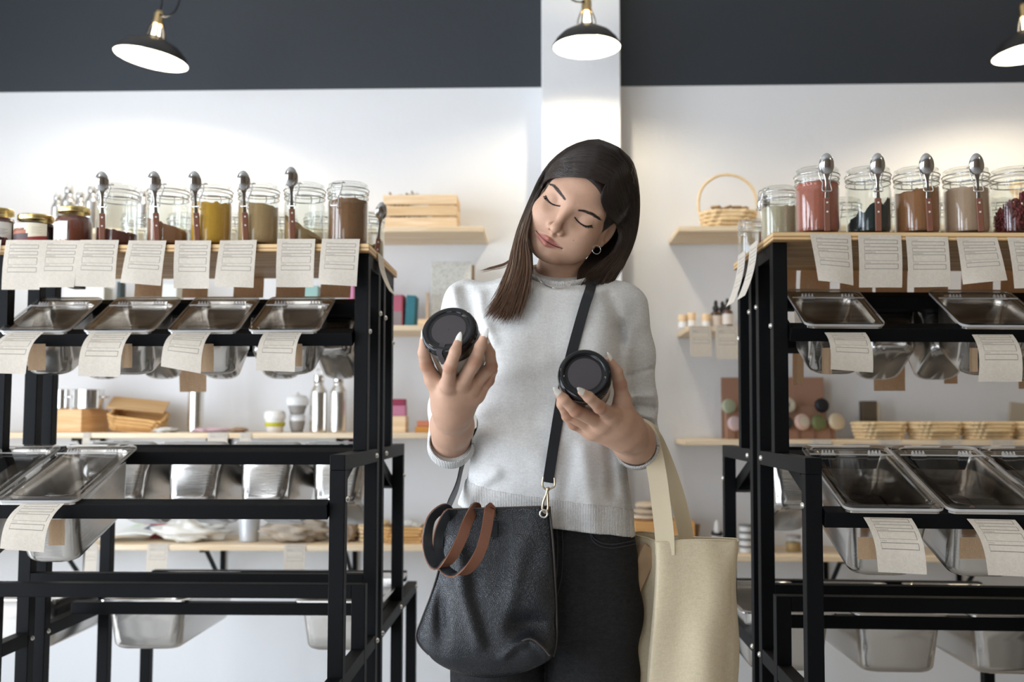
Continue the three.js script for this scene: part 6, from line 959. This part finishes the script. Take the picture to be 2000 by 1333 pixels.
{
  const LE = spl([[868, 996], [867, 1050], [859, 1108], [842, 1165], [824, 1212], [814, 1244], [822, 1262], [838, 1279]]), RE = spl([[1072, 990], [1079, 1060], [1083, 1130], [1086, 1200], [1086, 1246], [1083, 1270], [1079, 1283]]);
  const ridge = [[985, 1282], [1005, 1262], [1035, 1249], [1056, 1262], [1074, 1282]];
  const surf = (side) => (u, v) => {
    const l = plin(LE, v), r = plin(RE, v), px = lerp(l[0], r[0], u), py = lerp(l[1], r[1], u) + 44 * Math.pow(v, 5) * Math.pow(Math.sin(Math.PI * Math.pow(u, 0.92)), 0.7);
    const T0 = lerp(0.010, 0.050, sstep(0, 0.85, v)), e = Math.pow(Math.max(0, 1 - Math.pow(Math.abs(2 * u - 1), 3.2)), 0.55), b = Math.pow(Math.max(0, 1 - Math.pow(v, 9)), 0.5); let t = T0 * e * b;
    if (side > 0) {
      const q = polyDist(ridge, px, py), below = py - lerp(1262, 1270, u); t += 0.010 * Math.exp(-q / 90) * b; t -= 0.022 * Math.exp(-(((px - 1035) / 48) ** 2) - (((py - 1222) / 26) ** 2)); t -= 0.016 * Math.exp(-(((px - 862) / 14) ** 2) - (((py - 1200) / 60) ** 2)); t += 0.006 * Math.exp(-polyDist([[895, 1060], [905, 1160], [935, 1260]], px, py) / 220) - 0.006 * Math.exp(-polyDist([[925, 1090], [930, 1170], [955, 1250]], px, py) / 260) + 0.005 * Math.exp(-polyDist([[1020, 1060], [1005, 1140], [985, 1220]], px, py) / 300); t += 0.004 * (vnoise(u * 6, v * 8, 99, 99, 81) - 0.5);
    }
    return Q(px, py, 1.752 - 0.010 * v - side * t);
  };
  const uvm = (g, s) => { const uv = g.attributes.uv; for (let i = 0; i < uv.count; i++) uv.setXY(i, uv.getX(i) * 0.24, uv.getY(i) * 0.29); return g; };
  const fr = sheet(surf(1), 70, 80), bk = sheet(surf(-1), 30, 40); bp('body', uvm(merge([fr, bk])), leather);
  const rim = (E, o) => E.map(([a, b]) => Q(a + o, b, 1.748)); bp('edge_binding', tube(rim(RE, 1), 0.0022, 60, 6), leatherEdge); bp('edge_binding', tube(rim(LE, -1), 0.0018, 60, 6), leatherEdge); bp('edge_binding', tube(ridge.map(([a, b]) => Q(a, b, 1.70)), 0.0018, 40, 6), leatherEdge);
  const topE = []; for (let k = 0; k <= 20; k++) topE.push(surf(1)(k / 20, 0)); bp('top_edge', tube(topE, 0.0018, 40, 6), leatherEdge);
  bp('stitched_tab', sheet((u, v) => Q(lerp(952, 972, u), lerp(1018, 1050, v), 1.7365), 2, 2, 0.002), leather);
  // ribbon handles: tan outside, black inside
  const ribbon = (P, w, nrm, mat, name, off, parent = bag) => {
    const c = new THREE.CatmullRomCurve3(P.map(p => Q(...p))), N = 60, pts = c.getPoints(N); return bp(name, sheet((u, v) => { const i = Math.round(v * N), t = pts[Math.min(i + 1, N)].clone().sub(pts[Math.max(i - 1, 0)]).normalize(), n = nrm(v).clone(); n.addScaledVector(t, -n.dot(t)).normalize(); const s = new THREE.Vector3().crossVectors(t, n); return pts[i].clone().addScaledVector(s, (u - 0.5) * w).addScaledVector(n, off); }, 3, N, 0.0022), mat, parent);
  };
  const h1 = [[958, 1010, 1.742], [957, 992, 1.735], [950, 1035, 1.712], [936, 1082, 1.700], [912, 1114, 1.695], [886, 1122, 1.697], [866, 1108, 1.704], [856, 1075, 1.714], [860, 1035, 1.724], [876, 1004, 1.735], [884, 1010, 1.744]], n1 = v => { const a = lerp(0.25, Math.PI * 1.12, sstep(0.28, 0.72, v)); return V(0.45 * Math.cos(a) - 0.2, -Math.sin(a) * 0.9 + 0.05, Math.cos(a)); };
  const h2 = [[930, 1010, 1.765], [930, 991, 1.760], [914, 1018, 1.720], [898, 1060, 1.705], [876, 1096, 1.698], [852, 1108, 1.698], [838, 1082, 1.704], [835, 1042, 1.716], [845, 1010, 1.732], [870, 994, 1.752], [884, 1012, 1.768]];
  ribbon(h1, 0.0175, n1, tan, 'handle', 0.0012); ribbon(h1, 0.0173, n1, leather, 'handle_lining', -0.0012); ribbon(h2, 0.0175, n1, tan, 'handle', 0.0012); ribbon(h2, 0.0173, n1, leather, 'handle_lining', -0.0012);
  // shoulder strap: lies on the sweater, goes over her shoulder and behind her back
  const front = [[1155, 556], [1150, 574], [1144, 592], [1130, 640], [1114, 700], [1101, 755], [1092, 805], [1083, 860], [1076, 905], [1070, 943]].map(([a, b]) => [a, b, Math.min(raymarch(sweaterF, a, b) ?? 1.8, raymarch(sweaterF, a + 10, b) ?? 1.8, raymarch(sweaterF, a - 10, b) ?? 1.8) - (b < 600 ? 0.009 : 0.0045)]);
  const n2 = v => V(0.1, 0.05, 1); ribbon(front, 0.0185, n2, leather, 'shoulder_strap', 0); 
  const back = [[1155, 556, front[0][2]], [1159, 551, 1.872], [1166, 540, 1.902], [1170, 535, 1.935], [1166, 545, 1.980], [1130, 640, 2.035], [1060, 740, 2.050], [980, 815, 2.040], [925, 850, 2.000], [905, 900, 1.94], [893, 950, 1.86], [878, 985, 1.79], [872, 1000, 1.758]], n3 = v => v < 0.15 ? V(0, 1, 0.6) : v < 0.3 ? V(0, 0.8, -0.8) : v < 0.65 ? V(0, 0, -1) : V(-1, 0, -0.2); ribbon(back, 0.0185, n3, leather, 'shoulder_strap', 0);
  const mt = C(0.50, 0.42, 0.28, { metalness: 1, roughness: 0.3 });
  bp('buckle_ring', tube([[1061, 932], [1060, 950], [1066, 956], [1076, 955], [1083, 950], [1083, 934]].map(([a, b]) => Q(a, b, 1.764)), 0.0017, 24, 7), mt);
  bp('snap_hook', tube([[1070, 955], [1067, 966], [1061, 982], [1060, 997], [1066, 1003], [1070, 994], [1070, 975], [1069, 958]].map(([a, b]) => Q(a, b, 1.745)), 0.0022, 40, 8), mt); bp('swivel', new THREE.SphereGeometry(0.004, 12, 8).translate(...Q(1070, 956, 1.755).toArray()), mt);
  bp('grommet', new THREE.TorusGeometry(0.0062, 0.0018, 8, 28).translate(...Q(1062, 1004, 1.7395).toArray()), C(0.7, 0.68, 0.65, { metalness: 1, roughness: 0.25 }));
}
// ---------------------------------------------------------------- canvas tote
const canvasCol = tex(256, 256, (u, v) => { const n = 0.03 * (vnoise(u * 128, v * 30, 128, 30, 90) - 0.5) + 0.03 * (vnoise(u * 30, v * 128, 30, 128, 91) - 0.5) + 0.03 * (vnoise(u * 90, v * 90, 90, 90, 92) - 0.5); return [0.835 + n, 0.775 + n, 0.655 + n * 1.1]; });
const canvasMat = PH('#fff', { map: rep(canvasCol, 9, 9), roughness: 0.92, transmission: 0.12, thickness: 0, side: THREE.DoubleSide, bumpMap: rep(canvasCol, 14, 14), bumpScale: 0.0003 });
{
  const base = Q(1340, 1333, 1.86); base.y = 0.44; const t = thing('tote_bag', 'natural cream canvas tote bag hanging from her forearm', 'tote bag', base); const tp = (name, g, m) => part(name, g.translate(-base.x, -base.y, -base.z), m, t);
  // rim ring, then rings down to the flat bottom seam
  const top = [[1283, 1061, 1.800], [1330, 1056, 1.806], [1385, 1055, 1.815], [1432, 1057, 1.835], [1441, 1060, 1.852], [1436, 1053, 1.875], [1380, 1051, 1.900], [1320, 1047, 1.925], [1262, 1040, 1.945], [1237, 1041, 1.940], [1240, 1046, 1.920], [1262, 1051, 1.905], [1279, 1057, 1.880], [1282, 1060, 1.835]].map(a => Q(...a));
  const N = 96, ringTop = new THREE.CatmullRomCurve3(top, true, 'catmullrom', 0.4).getPoints(N).slice(0, N), botL = Q(1232, 1333, 1.87), botR = Q(1441, 1333, 1.855), nV = 44;
  const rings = []; for (let j = 0; j <= nV; j++) { const v = j / nV, yb = 0.442; rings.push(ringTop.map((p, i) => { const f = i / N, u = clamp((p.x - top[9].x) / (top[4].x - top[9].x), 0, 1), front = f < 0.36 || f > 0.985 ? 1 : -1, th = lerp(1, 0.30, v) , q = V(0, 0, 0); const k = sstep(0, 0.85, v); q.x = lerp(p.x, lerp(botL.x, botR.x, u) + (u < 0.25 ? -0.01 * v : 0), k); q.y = lerp(p.y, yb, v); const zm = -1.868; q.z = lerp(p.z, zm + front * 0.012 * Math.sin(Math.PI * clamp(u, 0.04, 0.96)), k) + (front > 0 ? 0.026 * Math.sin(Math.PI * Math.min(1, v * 1.05)) * Math.sin(Math.PI * u) : -0.01 * Math.sin(Math.PI * v)); q.z += front > 0 ? 0.007 * Math.sin(u * 9 + v * 3.2) * Math.sin(Math.PI * v) + 0.006 * (vnoise(u * 5 + 9, v * 5 + 9, 99, 99, 95) - 0.5) : 0; q.x += 0.004 * Math.sin(v * 11 + u * 3) * (u > 0.9 ? 1 : 0.2); return [q.x, q.y, q.z]; })); }
  const g = loft(rings, false, false); const uv = g.attributes.uv; for (let i = 0; i < uv.count; i++) uv.setXY(i, uv.getX(i) * 0.42, uv.getY(i) * 0.40); tp('body', g, canvasMat);
  tp('top_hem', new THREE.TubeGeometry(new THREE.CatmullRomCurve3(ringTop, true), 160, 0.0016, 6, true), canvasMat); tp('bottom_seam', tube([V(botL.x, 0.442, -1.868), V((botL.x + botR.x) / 2, 0.4415, -1.868), V(botR.x, 0.442, -1.868)], 0.006, 20, 6), canvasMat);
  const rib = (P, w, nr) => { const c = new THREE.CatmullRomCurve3(P.map(p => Q(...p))), M2 = 50, pts = c.getPoints(M2); tp('handle', sheet((u, v) => { const i = Math.round(v * M2), tt = pts[Math.min(i + 1, M2)].clone().sub(pts[Math.max(i - 1, 0)]).normalize(), n = nr(v).clone(); n.addScaledVector(tt, -n.dot(tt)).normalize(); const s = new THREE.Vector3().crossVectors(tt, n); return pts[i].clone().addScaledVector(s, (u - 0.5) * w * lerp(1, 0.62, sstep(0.55, 0.95, v))); }, 3, M2, 0.0022), canvasMat); };
  rib([[1299, 1085, 1.800], [1298, 1050, 1.802], [1291, 985, 1.812], [1283, 925, 1.824], [1274, 878, 1.832], [1266, 850, 1.838], [1258, 834, 1.852], [1249, 830, 1.885], [1244, 845, 1.925]], 0.033, v => V(-0.15, 0.1, 1));
  rib([[1346, 1075, 1.905], [1340, 1048, 1.902], [1326, 985, 1.892], [1308, 930, 1.880], [1290, 885, 1.868], [1276, 856, 1.858], [1264, 836, 1.862], [1253, 830, 1.892], [1247, 845, 1.930]], 0.033, v => V(lerp(0.55, -0.1, v), 0.1, lerp(0.8, 1, v)));
  const bx = solo('paper_parcel', metreUV(box(0.034, 0.10, 0.02, 0, 0, 0, 0.003)), kraftMat, 'brown paper parcel peeking out of the canvas tote', 'parcel'); bx.position.copy(Q(1246, 1118, 1.895)); bx.rotation.set(0, 0.4, -0.5);
}
renderer.render(scene, camera);
